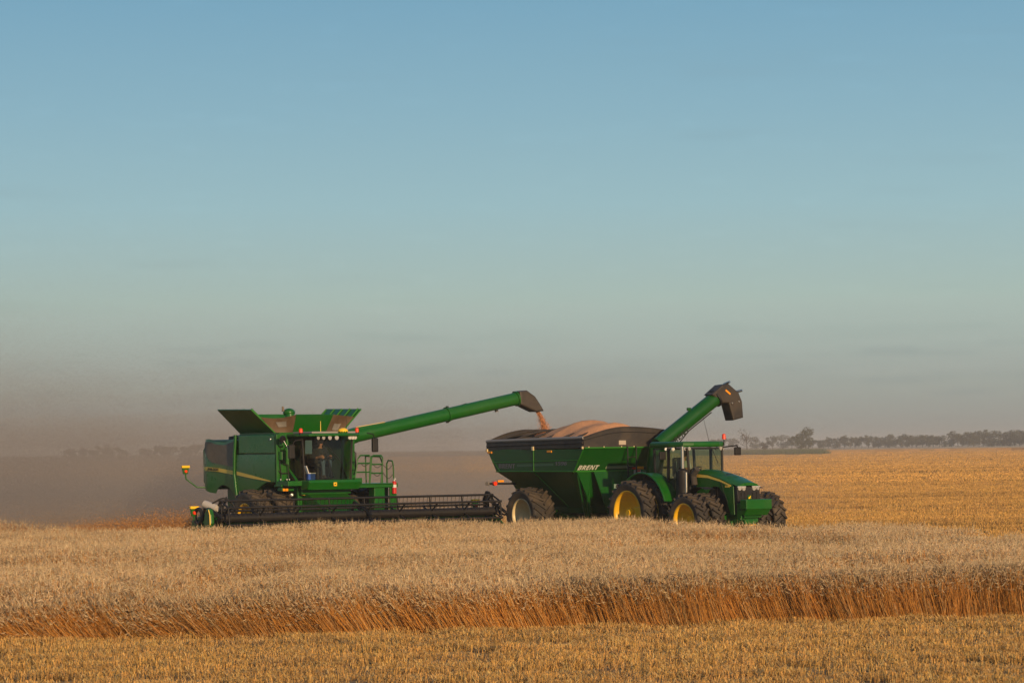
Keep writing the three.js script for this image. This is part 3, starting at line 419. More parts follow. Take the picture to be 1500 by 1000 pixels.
  { const g = sub(C, 'receiver_dome', [1.75, 3.63, -0.3]); mesh(g, 'base', rod([0, -0.03, 0], [0, 0.1, 0], 0.14, 0.16, 14), mt.green); mesh(g, 'cap', ball(0, 0.1, 0, 0.165, 0.6), mt.lampYellow); }
  mesh(C, 'antenna', rod([1.3, 3.66, 0.25], [1.3, 4.05, 0.25], 0.012, 0.008, 5), mt.stripe); mesh(C, 'antenna', rod([0.9, 3.66, -0.95], [0.88, 4.3, -0.93], 0.008, 0.005, 5), mt.hose);
  const ws = (y, z, out = 0) => { const w = 0.9 - (3.4 - y) * 0.06, k = z / w; return [1.3 + (1.0 - Math.abs(k) ** 2.6) * (0.42 - (y - 2.2) * 0.05) + out, y, z]; };
  mesh(C, 'windshield', grid(16, 4, (u, v) => { const y = lerp(2.22, 3.46, v), w = 0.9 - (3.4 - y) * 0.06; return ws(y, lerp(w, -w, u)); }), mt.glass);
  for (const s of [1, -1]) {
    mesh(C, 'side_window', sheet([[0.55, 2.55, s * 0.98], [0.55, 3.46, s * 1.0], [1.28, 3.46, s * 0.92], [1.28, 2.25, s * 0.84], [0.9, 2.25, s * 0.9]], 0.008), mt.glass);
    mesh(C, 'cab_post', [rod([1.29, 2.18, s * 0.84], [1.29, 3.5, s * 0.91], 0.035, 0.035, 6)], mt.black);
    mesh(C, 'cab_post', [rod([0.52, 2.1, s * 1.0], [0.52, 3.5, s * 1.02], 0.05, 0.05, 6), rod([0.54, 2.55, s * 0.99], [0.95, 2.18, s * 0.93], 0.045, 0.045, 6)], mt.green);
  }
  mesh(C, 'wiper', rod([1.73, 3.4, 0.35], [1.77, 2.7, -0.25], 0.012, 0.012, 4), mt.black);
  mesh(C, 'cab_rear_wall', bx(0.44, 0.5, 2.15, 3.5, -0.98, 0.98, 0.01), mt.interior);
  mesh(C, 'cab_floor', [bx(0.45, 1.6, 2.1, 2.2, -0.84, 0.84, 0.02)], mt.interior);
  mesh(C, 'cab_front_panel', [prism([[1.2, 2.2], [1.74, 2.2], [1.78, 2.12], [1.66, 1.9], [1.2, 1.86]], -0.95, 0.95, 0.05), bx(0.5, 1.3, 2.02, 2.18, -1.05, 1.45, 0.02)], mt.green);
  { const b = sub(C, 'badge', [1.785, 2.06, 0.02]); mesh(b, 'plate', bx(-0.015, 0.012, -0.06, 0.06, -0.06, 0.06, 0.01), mt.lampYellow); mesh(b, 'emblem', prismX([[0.04, -0.03], [0.04, 0.0], [0.0, 0.02], [-0.03, 0.04], [-0.02, 0.0], [-0.04, -0.03], [0.0, -0.01]], 0.012, 0.02, 0), mt.letterDark); }
  mesh(C, 'seat', [bx(0.62, 1.1, 2.6, 2.72, -0.26, 0.26, 0.05), bx(0.56, 0.7, 2.7, 3.3, -0.25, 0.25, 0.05), bx(0.7, 1.0, 2.2, 2.6, -0.2, 0.2, 0.05)], mt.seat);
  mesh(C, 'armrest_console', [bx(0.75, 1.25, 2.72, 2.86, 0.3, 0.46, 0.03), bx(1.1, 1.18, 2.86, 3.1, 0.36, 0.6, 0.02)], mt.black);
  { const g = sub(C, 'steering_wheel', [1.32, 2.82, 0]); mesh(g, 'ring', new THREE.TorusGeometry(0.2, 0.018, 6, 20).rotateX(Math.PI / 2).rotateZ(0.5), mt.black); mesh(g, 'column', rod([0.22, -0.55, 0], [0, 0, 0], 0.07, 0.04, 8), mt.black); }
  mesh(C, 'sun_shade', grid(2, 2, (u, v) => ws(lerp(3.02, 3.45, v), lerp(0.83, 0.66, u), -0.04)), M('shade_film', [0.12, 0.2, 0.26], { r: 0.3 }));
  // mirrors, hoses, steps on the front wall beside the cab
  for (const [p, s] of [[[1.25, 3.12, 1.28], 1], [[1.35, 3.3, -1.72], -1]]) { const g = sub(C, 'mirror', p); mesh(g, 'housing', bx(-0.06, 0.05, -0.25, 0.2, -0.11, 0.11, 0.05), mt.black); mesh(g, 'glass', bx(-0.072, -0.062, -0.21, 0.16, -0.09, 0.09, 0.004), mt.mirror); mesh(g, 'arm', pipe([[0, 0.15, 0], [0.05, 0.32, -s * 0.1], [0.1, 0.36, -s * 0.35]], 0.018), mt.black); }
  { const g = sub(C, 'round_mirror', [0.95, 3.5, 1.42]); mesh(g, 'housing', rod([-0.03, 0, 0], [0.04, -0.03, 0], 0.12, 0.1, 14), mt.black); mesh(g, 'arm', rod([0, 0, 0], [0.1, -0.3, -0.12], 0.015, 0.015, 5), mt.steel); }
  mesh(C, 'front_wall', [sheet([[0.53, 2.1, 1.44], [0.53, 3.66, 1.44], [0.53, 3.66, 0.95], [0.53, 2.1, 0.95]], 0.03), bx(0.52, 0.6, 2.05, 3.66, 1.36, 1.46, 0.02)], mt.green); mesh(C, 'front_wall', sheet([[0.53, 2.1, -1.44], [0.53, 3.66, -1.44], [0.53, 3.66, -0.95], [0.53, 2.1, -0.95]], 0.03), mt.green);
  for (const [a, b] of [[3.1, 2.85], [3.42, 3.28]]) mesh(C, 'filter', rod([0.66, a, 1.3], [0.66, b, 1.3], 0.1, 0.1, 12), mt.green);
  mesh(C, 'hose', [pipe([[0.6, 2.9, 1.25], [0.66, 2.72, 1.2], [0.66, 2.68, 1.08], [0.68, 2.2, 1.06]], 0.018), pipe([[0.6, 2.5, 1.4], [0.64, 2.42, 1.28], [0.64, 2.43, 1.05]], 0.016), pipe([[0.58, 3.0, 1.36], [0.6, 2.4, 1.3], [0.6, 2.2, 1.3]], 0.014)], mt.hose);
  for (const [x, z] of [[0.7, 1.06], [0.64, 1.34], [0.68, 1.14]]) mesh(C, 'hydraulic_fitting', ball(x, 2.22, z, 0.036), mt.steel);
  mesh(C, 'front_step', [bx(0.5, 0.95, 2.0, 2.06, 0.9, 1.5, 0.01), bx(0.62, 0.9, 1.86, 1.98, 1.0, 1.45, 0.02)], mt.green);
  for (const z of [1.38, 1.28]) mesh(C, 'turn_signal', bx(0.9, 0.94, 1.86, 1.95, z - 0.045, z + 0.045, 0.012), mt.amber);
  mesh(C, 'work_lamp', [ball(0.95, 1.74, 1.12, 0.06)], mt.lampGlass);
  mesh(C, 'frame_upright', [bx(0.86, 0.98, 1.1, 2.0, 0.82, 0.92, 0.02), bx(0.86, 0.98, 1.1, 2.0, -0.92, -0.82, 0.02), bx(0.9, 1.2, 1.75, 1.9, -0.9, 0.9, 0.02)], mt.green);
  mesh(C, 'feeder_house', [prism([[0.7, 1.2], [0.8, 1.8], [1.3, 1.75], [2.75, 1.15], [2.75, 0.45], [2.4, 0.4]], -0.72, 0.72, 0.03)], mt.green);
  mesh(C, 'feeder_rib', [bx(0.95, 1.1, 1.72, 1.8, -0.8, 0.8, 0.01)], mt.stripe);
  // platform, rails and ladder
  mesh(C, 'platform', [bx(0.35, 1.62, 2.0, 2.06, -2.35, -0.95, 0.01), bx(1.5, 1.62, 1.92, 2.06, -2.4, -0.95, 0.02), bx(1.52, 1.66, 2.06, 2.24, -1.05, -0.78, 0.02)], mt.green);
  const rail = (pts, r = 0.024) => mesh(C, 'guard_rail', pts.map((p) => pipe(p, r)), mt.green);
  rail([[[1.5, 2.05, -0.84], [1.48, 2.85, -1.0], [1.48, 2.95, -1.1], [1.48, 2.95, -1.42], [1.5, 2.88, -1.46], [1.5, 2.05, -1.4]], [[1.49, 2.7, -0.98], [1.49, 2.7, -1.45]], [[1.5, 2.42, -0.92], [1.5, 2.42, -1.44]]]);
  rail([[[1.5, 2.05, -1.42], [1.5, 2.86, -1.5], [1.48, 2.94, -1.56], [1.48, 2.94, -1.86], [1.48, 2.86, -1.92], [1.5, 2.05, -1.84]], [[1.5, 2.66, -1.48], [1.5, 2.66, -1.9]], [[1.5, 2.38, -1.45], [1.5, 2.38, -1.88]]]);
  rail([[[1.4, 2.05, -1.95], [1.4, 2.7, -1.95], [1.3, 2.9, -1.93], [0.4, 2.92, -1.93], [0.4, 2.05, -1.95]]]);
  rail([[[1.5, 1.0, -2.34], [1.5, 2.62, -2.3], [1.44, 2.76, -2.3], [1.2, 2.78, -2.3], [1.1, 2.68, -2.3], [1.06, 1.4, -2.34]]]);
  mesh(C, 'ladder', [bx(1.0, 1.5, 0.9, 0.95, -2.4, -2.1, 0.01), bx(1.0, 1.5, 1.25, 1.3, -2.4, -2.1, 0.01), bx(1.0, 1.5, 1.6, 1.65, -2.4, -2.1, 0.01), bx(0.97, 1.03, 0.85, 2.0, -2.4, -2.15, 0.01), bx(1.47, 1.53, 0.85, 2.0, -2.4, -2.15, 0.01), bx(1.2, 1.55, 1.2, 2.0, -1.95, -1.55, 0.03)], mt.green);
  mesh(C, 'safety_chain', [pipe([[1.49, 2.7, -1.1], [1.5, 2.6, -1.22], [1.49, 2.69, -1.4]], 0.01, 4, 8), pipe([[1.5, 2.7, -1.5], [1.5, 2.55, -1.7], [1.5, 2.64, -1.9], [1.5, 2.5, -2.1], [1.5, 2.66, -2.3]], 0.01, 4, 14), pipe([[1.5, 2.42, -1.5], [1.5, 2.28, -1.7], [1.5, 2.4, -1.88], [1.5, 2.2, -2.1], [1.5, 2.34, -2.3]], 0.01, 4, 14), pipe([[1.3, 2.75, -0.9], [1.42, 2.6, -0.95], [1.49, 2.68, -1.0]], 0.01, 4, 8)], mt.hose);
  mesh(C, 'grab_handle', pipe([[1.32, 3.1, -0.93], [1.36, 3.02, -1.0], [1.36, 2.4, -0.98], [1.32, 2.34, -0.9]], 0.018), mt.black);
  { const g = sub(C, 'fire_extinguisher', [1.58, 1.98, -2.28]); g.scale.setScalar(0.86); mesh(g, 'cylinder', [rod([0, -0.3, 0], [0, 0.1, 0], 0.085, 0.085, 14), ball(0, 0.1, 0, 0.085, 0.8)], mt.red); mesh(g, 'valve', [rod([0, 0.16, 0], [0, 0.24, 0], 0.03, 0.03, 8), bx(-0.02, 0.08, 0.22, 0.26, -0.03, 0.03, 0.008)], mt.white); mesh(g, 'label_band', rod([0, -0.08, 0], [0, 0.03, 0], 0.088, 0.088, 14), mt.white); }
  // light bracket on the rear corner
  { const g = sub(C, 'marker_light', [-4.2, 1.95, 1.34]); mesh(g, 'arm', pipe([[0, 0, -0.1], [-0.15, 0.02, 0.35], [-0.25, 0.3, 0.7], [-0.25, 0.46, 0.72]], 0.025, 6), mt.green); mesh(g, 'housing', prismX([[0.64, 0.46], [0.6, 0.66], [0.84, 0.66], [0.8, 0.46]], -0.28, -0.22, 0.01), mt.green); mesh(g, 'reflector', bx(-0.29, -0.2, 0.66, 0.74, 0.58, 0.86, 0.01), mt.lampYellow); mesh(g, 'lens', rod([-0.23, 0.55, 0.72], [-0.19, 0.55, 0.72], 0.055, 0.05, 12), mt.redlens); }
  const big = wheelParts(0.98, 0.62, 0.5, 20, 0.3), small = wheelParts(0.72, 0.5, 0.36, 18, 0.14);
  for (const s of [1, -1]) { wheel(C, big, [0, 0.96, s * 1.2], s, mt.yellow, plainHub, 0.1); wheel(C, big, [0, 0.96, s * 2.03], s, mt.yellow, plainHub, 0.25); wheel(C, small, [-3.35, 0.7, s * 1.55], s, mt.yellow, plainHub, 0.2); }

  // ---------------- header
  const Hd = thing('grain_header', 'wide black and green cutting header with a reel, on the front of the combine', 'header', [-6.6, 0, -91], -HEAD);
  const HW = 5.35;
  mesh(Hd, 'back_frame', [bx(2.62, 2.8, 1.0, 1.18, -5.1, HW, 0.03), bx(2.66, 2.78, 0.35, 0.5, -5.1, HW, 0.03), bx(2.74, 2.78, 0.45, 1.05, -5.1, -0.8, 0.01), bx(2.74, 2.78, 0.45, 1.05, 0.8, HW, 0.01)], mt.green);
  for (const s of [1, -1]) mesh(Hd, 'draper_belt', [sheet([[2.85, 0.48, s * 0.5], [3.95, 0.26, s * 0.5], [3.95, 0.26, s * (s > 0 ? 5.2 : 4.95)], [2.85, 0.48, s * (s > 0 ? 5.2 : 4.95)]], 0.03)], mt.hose);
  mesh(Hd, 'feed_drum', [rod([2.95, 0.75, -0.8], [2.95, 0.75, 0.8], 0.28, 0.28, 14)], mt.black);
  { const g = [bx(3.9, 4.1, 0.2, 0.27, -5.08, HW, 0.01)]; const kn = mesh(Hd, 'cutter_bar', g, mt.black); const gd = []; for (let i = 0; i < 140; i++) { const z = -5.05 + i * 0.0745; gd.push(new THREE.ConeGeometry(0.02, 0.13, 4).rotateZ(-Math.PI / 2).translate(4.15, 0.23, z)); } const k = mesh(kn, 'knife_guard', gd, mt.black); k.userData.kind = 'stuff'; }
  const reel = [3.55, 1.13], RR = 0.52, zs = [-4.75, -3.6, -2.4, -1.2, 0, 1.25, 2.5, 3.75, 5.0];
  mesh(Hd, 'reel_shaft', rod([reel[0], reel[1], -4.85], [reel[0], reel[1], 5.1], 0.13, 0.13, 12), mt.black);
  const angs = [0, 1, 2, 3, 4, 5].map((i) => Math.PI / 2 + 0.12 - i * Math.PI / 3);
  for (const a of angs) {
    const x = reel[0] + Math.cos(a) * RR, y = reel[1] + Math.sin(a) * RR, b = mesh(Hd, 'reel_bat', rod([x, y, -4.8], [x, y, 5.05], 0.035, 0.035, 8), mt.black), tn = [];
    for (let i = 0; i < 66; i++) { const z = -4.72 + i * 0.149; tn.push(rod([x, y, z], [x - 0.05, y - 0.24, z], 0.01, 0.006, 4)); }
    mesh(b, 'tine_row', tn, mt.black).userData.kind = 'stuff';
  }
  for (const z of zs) { const g = []; angs.forEach((a, i) => { const b = angs[(i + 1) % 6], p = (t, r) => [reel[0] + Math.cos(t) * r, reel[1] + Math.sin(t) * r, z]; g.push(rod(p(a, 0.1), p(a, RR), 0.028, 0.028, 5)); if (Math.abs(z) > 4.7) g.push(rod(p(a, RR), p(b, RR), 0.03, 0.03, 5)); }); mesh(Hd, 'reel_spider', g, mt.black); }
  for (const z of [-4.95, 0, 5.2]) { const arm = mesh(Hd, 'reel_arm', [pipe([[2.72, 1.14, z], [2.9, 1.5, z], [3.5, 1.3, z], [3.95, 1.1, z]], 0.05, 8), rod([2.75, 0.8, z], [3.3, 1.3, z], 0.03, 0.03, 6)], mt.black); }
  mesh(Hd, 'end_triangle', [pipe([[2.6, 1.4, -5.0], [2.8, 1.72, -5.0], [2.95, 1.7, -5.0], [3.6, 1.02, -5.0]], 0.045, 6), rod([2.85, 1.68, -5.0], [2.9, 1.1, -5.0], 0.05, 0.05, 6), rod([2.68, 1.46, -5.0], [2.74, 0.9, -5.0], 0.06, 0.06, 6), pipe([[3.6, 1.06, -5.0], [3.75, 1.0, -5.05], [3.85, 1.06, -5.1]], 0.03, 6)], mt.black);
  for (const s of [1, -1]) {
    const z = (a) => s > 0 ? [HW - 0.02 + a, HW + 0.03 + a] : [-5.13 - a, -5.08 - a];
    mesh(Hd, 'end_sheet', prism([[2.66, 0.3], [2.66, 1.05], [3.1, 1.0], [3.9, 0.6], [4.4, 0.32], [4.3, 0.2]], ...z(0), 0.015), mt.green);
    mesh(Hd, 'divider_point', prism([[3.7, 0.2], [3.72, 0.72], [4.2, 0.55], [4.95, 0.22], [4.9, 0.16]], ...(s > 0 ? [HW + 0.05, HW + 0.2] : [-5.28, -5.15]), 0.03), mt.green);
  }
  { // drive gear on the outer right end: shield, belt and oil reservoir
    const sh = mesh(Hd, 'belt_shield', [prism([[3.4, 0.98], [3.46, 1.3], [3.6, 1.44], [3.74, 1.42], [3.82, 1.25], [3.84, 1.0], [3.72, 0.85], [3.5, 0.85]], HW + 0.04, HW + 0.2, 0.05)], mt.green); mesh(sh, 'shield_edge', pipe([[3.84, 0.95, HW + 0.2], [3.82, 1.25, HW + 0.2], [3.74, 1.4, HW + 0.2]], 0.018), mt.stripe);
    mesh(Hd, 'drive_belt', new THREE.TorusGeometry(0.24, 0.06, 8, 24).scale(1, 0.9, 1).translate(2.95, 1.2, HW + 0.12), mt.hose);
    mesh(Hd, 'belt_guard', [prism([[2.4, 0.72], [2.5, 1.05], [2.75, 1.1], [3.1, 0.75], [3.2, 0.6], [2.5, 0.6]], HW + 0.02, HW + 0.12, 0.02), rod([2.9, 0.95, HW + 0.1], [3.3, 0.8, HW + 0.1], 0.05, 0.05, 6)], mt.green);
    const r = sub(Hd, 'oil_reservoir', [3.1, 1.48, HW - 0.22]); mesh(r, 'drum', [rod([-0.22, 0.08, 0.1], [0.2, -0.06, -0.1], 0.12, 0.12, 16), rod([0.18, -0.05, -0.1], [0.24, -0.07, -0.12], 0.09, 0.08, 14)], mt.dirtyWhite); mesh(r, 'bracket', [bx(-0.12, 0.06, -0.42, -0.1, -0.05, 0.12, 0.02)], mt.dirtyWhite); mesh(r, 'hose', pipe([[0.1, 0.1, 0], [0.3, 0.25, -0.3], [0.35, 0.0, -0.6], [0.5, -0.3, -0.5]], 0.03, 6, 10), mt.hose);
    mesh(Hd, 'hydraulic_hose', [pipe([[2.8, 1.1, 4.7], [3.1, 1.75, 4.6], [3.3, 1.5, 4.8], [3.5, 1.1, 5.1]], 0.03, 6, 10), pipe([[2.8, 1.0, 4.4], [3.0, 1.5, 4.4], [3.2, 1.2, 4.6], [3.6, 1.0, 4.9]], 0.03, 6, 10)], mt.hose);
  }
  for (const s of [1, -1]) { const g = sub(Hd, 'marker_light', [2.75, 1.2, s * (s > 0 ? 5.52 : 4.6)]); mesh(g, 'stalk', pipe([[0, -0.25, -0.2 * s], [0, -0.12, 0], [0, 0, 0]], 0.025), mt.green); mesh(g, 'housing', prismX([[-0.08, 0], [-0.12, 0.22], [0.12, 0.22], [0.08, 0]], -0.03, 0.03, 0.01), mt.green); mesh(g, 'reflector', bx(-0.04, 0.06, 0.22, 0.3, -0.14, 0.14, 0.01), mt.lampYellow); mesh(g, 'lens', rod([0.03, 0.1, 0], [0.07, 0.1, 0], 0.06, 0.055, 12), mt.redlens); }
}
// ------------------------------------------------------------------ grain cart (same axes; measured from the tractor's rear axle)
{
  const K = thing('grain_cart', 'dark green grain cart full of grain with black rolled tarp hood', 'grain cart', [5.09, 0, -90], -HEAD);
  const zs = 1.66, XR = -8.18, XF = -2.6, yB = 2.34, yL = 3.06, yT = 3.4;
  for (const s of [1, -1]) {
    const up = mesh(K, 'side_panel', sheet([[XR, yL, s * zs], [-7.64, yB, s * zs], [-3.14, yB, s * zs], [XF, yL, s * zs]], 0.05), mt.cart);
    mesh(up, 'edge_rib', [rod([-7.64, yB, s * (zs + 0.03)], [-3.14, yB, s * (zs + 0.03)], 0.025, 0.025, 6), rod([-7.85, 2.64, s * (zs + 0.03)], [-2.9, 2.7, s * (zs + 0.03)], 0.018, 0.018, 5), rod([-5.42, yB, s * (zs + 0.03)], [-5.42, yL, s * (zs + 0.03)], 0.02, 0.02, 5), rod([XF, yL, s * (zs + 0.02)], [-3.14, yB, s * (zs + 0.02)], 0.02, 0.02, 5), rod([-7.9, 2.75, s * (zs + 0.03)], [-7.4, yB, s * (zs + 0.03)], 0.012, 0.012, 5)], mt.cartTrim);
    mesh(K, 'hopper_slope', sheet([[-7.6, yB, s * zs], [-3.16, yB, s * zs], [-3.7, 1.15, s * 0.62], [-5.9, 1.15, s * 0.62]], 0.04), mt.cart);
    mesh(K, 'hopper_rib', [rod([-5.42, yB - 0.02, s * (zs + 0.02)], [-4.9, 1.16, s * 0.66], 0.025, 0.025, 6)], mt.cartTrim);
    mesh(K, 'tarp_lip', [sheet([[XR, yL + 0.0, s * (zs + 0.012)], [XF, yL + 0.04, s * (zs + 0.012)], [XF, yT, s * (zs + 0.012)], [XR, yT - 0.06, s * (zs + 0.012)]], 0.05), rod([XR, yL + 0.13, s * (zs + 0.05)], [XF, yL + 0.2, s * (zs + 0.05)], 0.025, 0.025, 6)], mt.tarp);
    mesh(K, 'top_rail', [rod([XR - 0.02, yT - 0.05, s * (zs + 0.02)], [XF + 0.02, yT + 0.02, s * (zs + 0.02)], 0.055, 0.055, 10)], mt.rail);
    mesh(K, 'faded_lettering', (() => { const g = words('BRENT', 0.15, 0.2, 1.5); if (s < 0) g.rotateY(Math.PI); return g.translate(-7.0, 2.52, s * (zs + 0.03)); })(), mt.letterGrey);
    mesh(K, 'faded_stripe', sheet([[-6.4, 2.58, s * (zs + 0.03)], [-4.3, 2.6, s * (zs + 0.03)], [-4.3, 2.53, s * (zs + 0.03)], [-6.4, 2.5, s * (zs + 0.03)]], 0.006), M('faded_stripe_paint', [0.055, 0.12, 0.06], { r: 0.5 }));
    mesh(K, 'model_number', (() => { const g = words('1596', 0.12, 0.3, 1.9); if (s < 0) g.rotateY(Math.PI); return g.translate(-3.85, 2.6, s * (zs + 0.03)); })(), mt.letterGrey);
    for (const [x, y] of [[-8.02, 2.98], [-4.5, 2.99]]) mesh(K, 'side_reflector', bx(x - 0.13, x + 0.13, y - 0.035, y + 0.035, s * (zs + 0.02) - 0.012, s * (zs + 0.02) + 0.03, 0.008), mt.amber);
    mesh(K, 'rail_bracket', [bx(-5.48, -5.38, yL - 0.03, yL + 0.1, s * (zs + 0.05) - 0.03, s * (zs + 0.05) + 0.03, 0.01), bx(XR - 0.02, XR + 0.06, yL - 0.06, yL + 0.04, s * (zs + 0.05) - 0.03, s * (zs + 0.05) + 0.03, 0.01), bx(XF - 0.04, XF + 0.02, yL, yL + 0.08, s * (zs + 0.05) - 0.03, s * (zs + 0.05) + 0.03, 0.01)], mt.cream);
  }
  mesh(K, 'rear_wall', [sheet([[XR, yL, zs], [XR, yL, -zs], [-7.64, yB, -zs], [-7.64, yB, zs]], 0.05), sheet([[-7.6, yB, zs], [-7.6, yB, -zs], [-5.9, 1.15, -0.62], [-5.9, 1.15, 0.62]], 0.04)], mt.cart);
  mesh(K, 'front_wall', [sheet([[XF, yL + 0.04, -zs], [XF, yL + 0.04, zs], [-3.14, yB, zs], [-3.14, yB, -zs]], 0.05), sheet([[-3.16, yB, -zs], [-3.16, yB, zs], [-3.7, 1.15, 0.62], [-3.7, 1.15, -0.62]], 0.04)], mt.cart);
  mesh(K, 'front_trim', [rod([XF + 0.03, yL + 0.03, -zs], [XF + 0.03, yL + 0.03, zs], 0.03, 0.03, 6), rod([-3.1, yB, -zs], [-3.1, yB, zs], 0.03, 0.03, 6)], mt.cartTrim);
  mesh(K, 'hopper_bottom', bx(-5.95, -3.65, 0.95, 1.2, -0.66, 0.66, 0.03), mt.cart);
  const arch = (z, rear) => rear ? yT - 0.08 + 0.4 * Math.cos(z / zs * Math.PI / 2) ** 0.9 : z > 0 ? yT + 0.02 + 0.32 * Math.sin((1 - z / zs) * Math.PI / 2) : yT + 0.34 - 0.12 * (z / zs) ** 2;
  for (const rear of [true, false]) { const x = rear ? XR - 0.02 : XF + 0.02, pts = []; for (let i = 0; i <= 20; i++) { const z = lerp(zs + 0.03, -zs - 0.03, i / 20); pts.push([x, arch(clamp(z, -zs, zs), rear), z]); } const p = mesh(K, rear ? 'rear_tarp_cap' : 'front_tarp_cap', [sheet([[x, yL + 0.03, -zs - 0.03], [x, yL + 0.03, zs + 0.03], ...pts], 0.04), pipe(pts, 0.03, 6)], mt.tarp); if (!rear) { mesh(p, 'seam', pipe(pts.filter((q) => q[2] > -1.2).map(([a, b, c]) => [a + 0.03, lerp(b, yL, 0.22), c]), 0.012, 4), mt.hose); mesh(p, 'sight_window', bx(x + 0.018, x + 0.032, 3.18, 3.32, 0.02, 0.3, 0.006), M('sight_window_plastic', [0.42, 0.34, 0.26], { r: 0.4 })); for (const z of [1.5, 0.9, 0.2, -0.3]) mesh(p, 'bolt', ball(x + 0.03, 3.12, z, 0.022), mt.cream); } }
  for (const x of [-7.4, -6.55, -5.7, -4.85, -3.95, -3.2]) { const pts = []; for (let i = 0; i <= 12; i++) { const z = lerp(zs, -zs, i / 12); pts.push([x, yT - 0.02 + 0.33 * Math.cos(z / zs * Math.PI / 2) ** 0.9, z]); } mesh(K, 'tarp_bow', pipe(pts, 0.038, 6), mt.tarp); }
  // legs, frame, drawbar
  for (const s of [1, -1]) {
    mesh(K, 'front_leg', [sheet([[-3.05, yB - 0.02, s * 1.64], [-3.05, yB - 0.02, s * 1.12], [-3.3, 0.72, s * 0.98], [-3.3, 0.72, s * 1.12], [-3.12, 1.5, s * 1.2]], 0.06), sheet([[-3.05, yB - 0.02, s * 1.62], [-3.4, yB - 0.1, s * 1.6], [-3.62, 1.2, s * 1.02], [-3.3, 0.72, s * 1.1]], 0.03)], mt.cart);
    mesh(K, 'frame_rail', [prism([[-6.6, 0.62], [-6.6, 0.98], [-5.0, 1.0], [-4.2, 0.9], [-3.1, 0.72], [-3.1, 0.45], [-4.2, 0.6]], s > 0 ? 0.92 : -1.1, s > 0 ? 1.1 : -0.92, 0.02)], mt.cart);
    mesh(K, 'rear_light_bar', [rod([-7.0, 1.93, s * 1.1], [-7.15, 1.95, s * 2.35], 0.035, 0.035, 8)], mt.black);
    mesh(K, 'tail_light', [rod([-7.18, 1.95, s * 2.12], [-7.05, 1.95, s * 2.12], 0.075, 0.075, 12)], mt.redlens); mesh(K, 'rear_reflector', bx(-7.11, -7.05, 1.99, 2.06, s * 1.9 - 0.12, s * 1.9 + 0.12, 0.01), mt.amber); mesh(K, 'light_cap', rod([-7.15, 1.95, s * 2.36], [-7.13, 1.95, s * 2.42], 0.07, 0.07, 12), mt.greyPatch);
    mesh(K, 'slope_gusset', sheet([[-7.3, 2.0, s * 1.3], [-6.9, 2.0, s * 1.3], [-6.4, 1.3, s * 1.05], [-6.6, 1.0, s * 1.05]], 0.04), mt.cart);
  }
  mesh(K, 'centre_panel', [sheet([[-3.02, yB - 0.02, 1.0], [-3.02, yB - 0.02, -0.1], [-2.95, 0.6, -0.1], [-2.95, 0.6, 0.35]], 0.06), sheet([[-3.02, yB - 0.02, -0.12], [-3.02, yB - 0.02, -1.3], [-2.95, 0.6, -0.9], [-2.95, 0.6, -0.12]], 0.05)], mt.cart);
  mesh(K, 'drawbar', [prism([[-3.4, 0.5], [-3.4, 0.85], [-1.1, 0.58], [-1.1, 0.42]], -0.2, 0.2, 0.02), rod([-1.4, 0.5, 0], [-0.75, 0.5, 0], 0.07, 0.07, 10)], mt.cart);
  mesh(K, 'axle', rod([-5.6, 0.93, -1.6], [-5.6, 0.93, 1.6], 0.14, 0.14, 12), mt.cart);
  mesh(K, 'lettering', words('BRENT', 0.18, 0.2, 1.02).rotateY(Math.PI / 2).rotateZ(-0.6435).translate(-3.012, 2.46, 1.2), mt.letterWhite);
  mesh(K, 'front_stripe', sheet([[-2.995, 2.49, 0.5], [-2.995, 2.49, -0.6], [-3.055, 2.41, -0.6], [-3.055, 2.41, 0.5]], 0.01), M('pale_stripe', [0.25, 0.3, 0.16], { r: 0.5 }));
  { const g = []; for (const z of [-0.02, -0.36]) g.push(pipe([[-2.7, 3.16, z], [-2.52, 3.1, z], [-2.5, 1.3, z]], 0.025)); for (let y = 1.5; y < 3; y += 0.32) g.push(rod([-2.5, y, -0.02], [-2.5, y, -0.36], 0.018, 0.018, 5)); mesh(K, 'ladder', g, mt.black); }
  { const g = sub(K, 'lamp_bar', [-2.7, 2.42, -0.62]); mesh(g, 'arm', rod([-0.2, 0, 0.3], [0.1, 0, -1.3], 0.035, 0.035, 8), mt.black); mesh(g, 'red_lens', bx(0.02, 0.08, -0.04, 0.05, 0.18, 0.32, 0.015), mt.redlens); mesh(g, 'amber_lens', bx(0.02, 0.08, -0.04, 0.05, -0.12, 0.17, 0.015), mt.amber); }
  const dcl = (x, y, z, w, h, red) => { const g = sub(K, 'warning_decal', [x, y, z]); mesh(g, 'plate', bx(0, 0.012, -h / 2, h / 2, -w / 2, w / 2, 0.003), mt.white); if (red) mesh(g, 'red_field', bx(0.012, 0.018, h * 0.1, h * 0.45, -w * 0.45, w * 0.0, 0.002), mt.redlens); mesh(g, 'symbol', bx(0.012, 0.018, -h * 0.3, h * 0.02, -w * 0.1, w * 0.25, 0.002), mt.letterDark); };
  dcl(-2.95, 1.84, 0.12, 0.24, 0.14, true); dcl(-2.93, 1.66, 0.12, 0.18, 0.12, true); dcl(-2.92, 1.52, 0.12, 0.18, 0.07, false); dcl(-2.97, 2.28, -0.72, 0.28, 0.16, true);
  // unloading auger folded out at the front corner
  const au = sub(K, 'unloading_auger'), A = [-2.0, 3.15, -0.85], B = [-1.95, 4.66, -3.2], n = V(B[0] - A[0], B[1] - A[1], B[2] - A[2]).normalize(), at = (t) => A.map((v, i) => lerp(v, B[i], t));
  mesh(au, 'tube', rod(A, B, 0.25, 0.24, 24), mt.cart);
  mesh(au, 'lower_tube', rod([-2.4, 1.0, -0.75], A, 0.27, 0.27, 18), mt.cart);
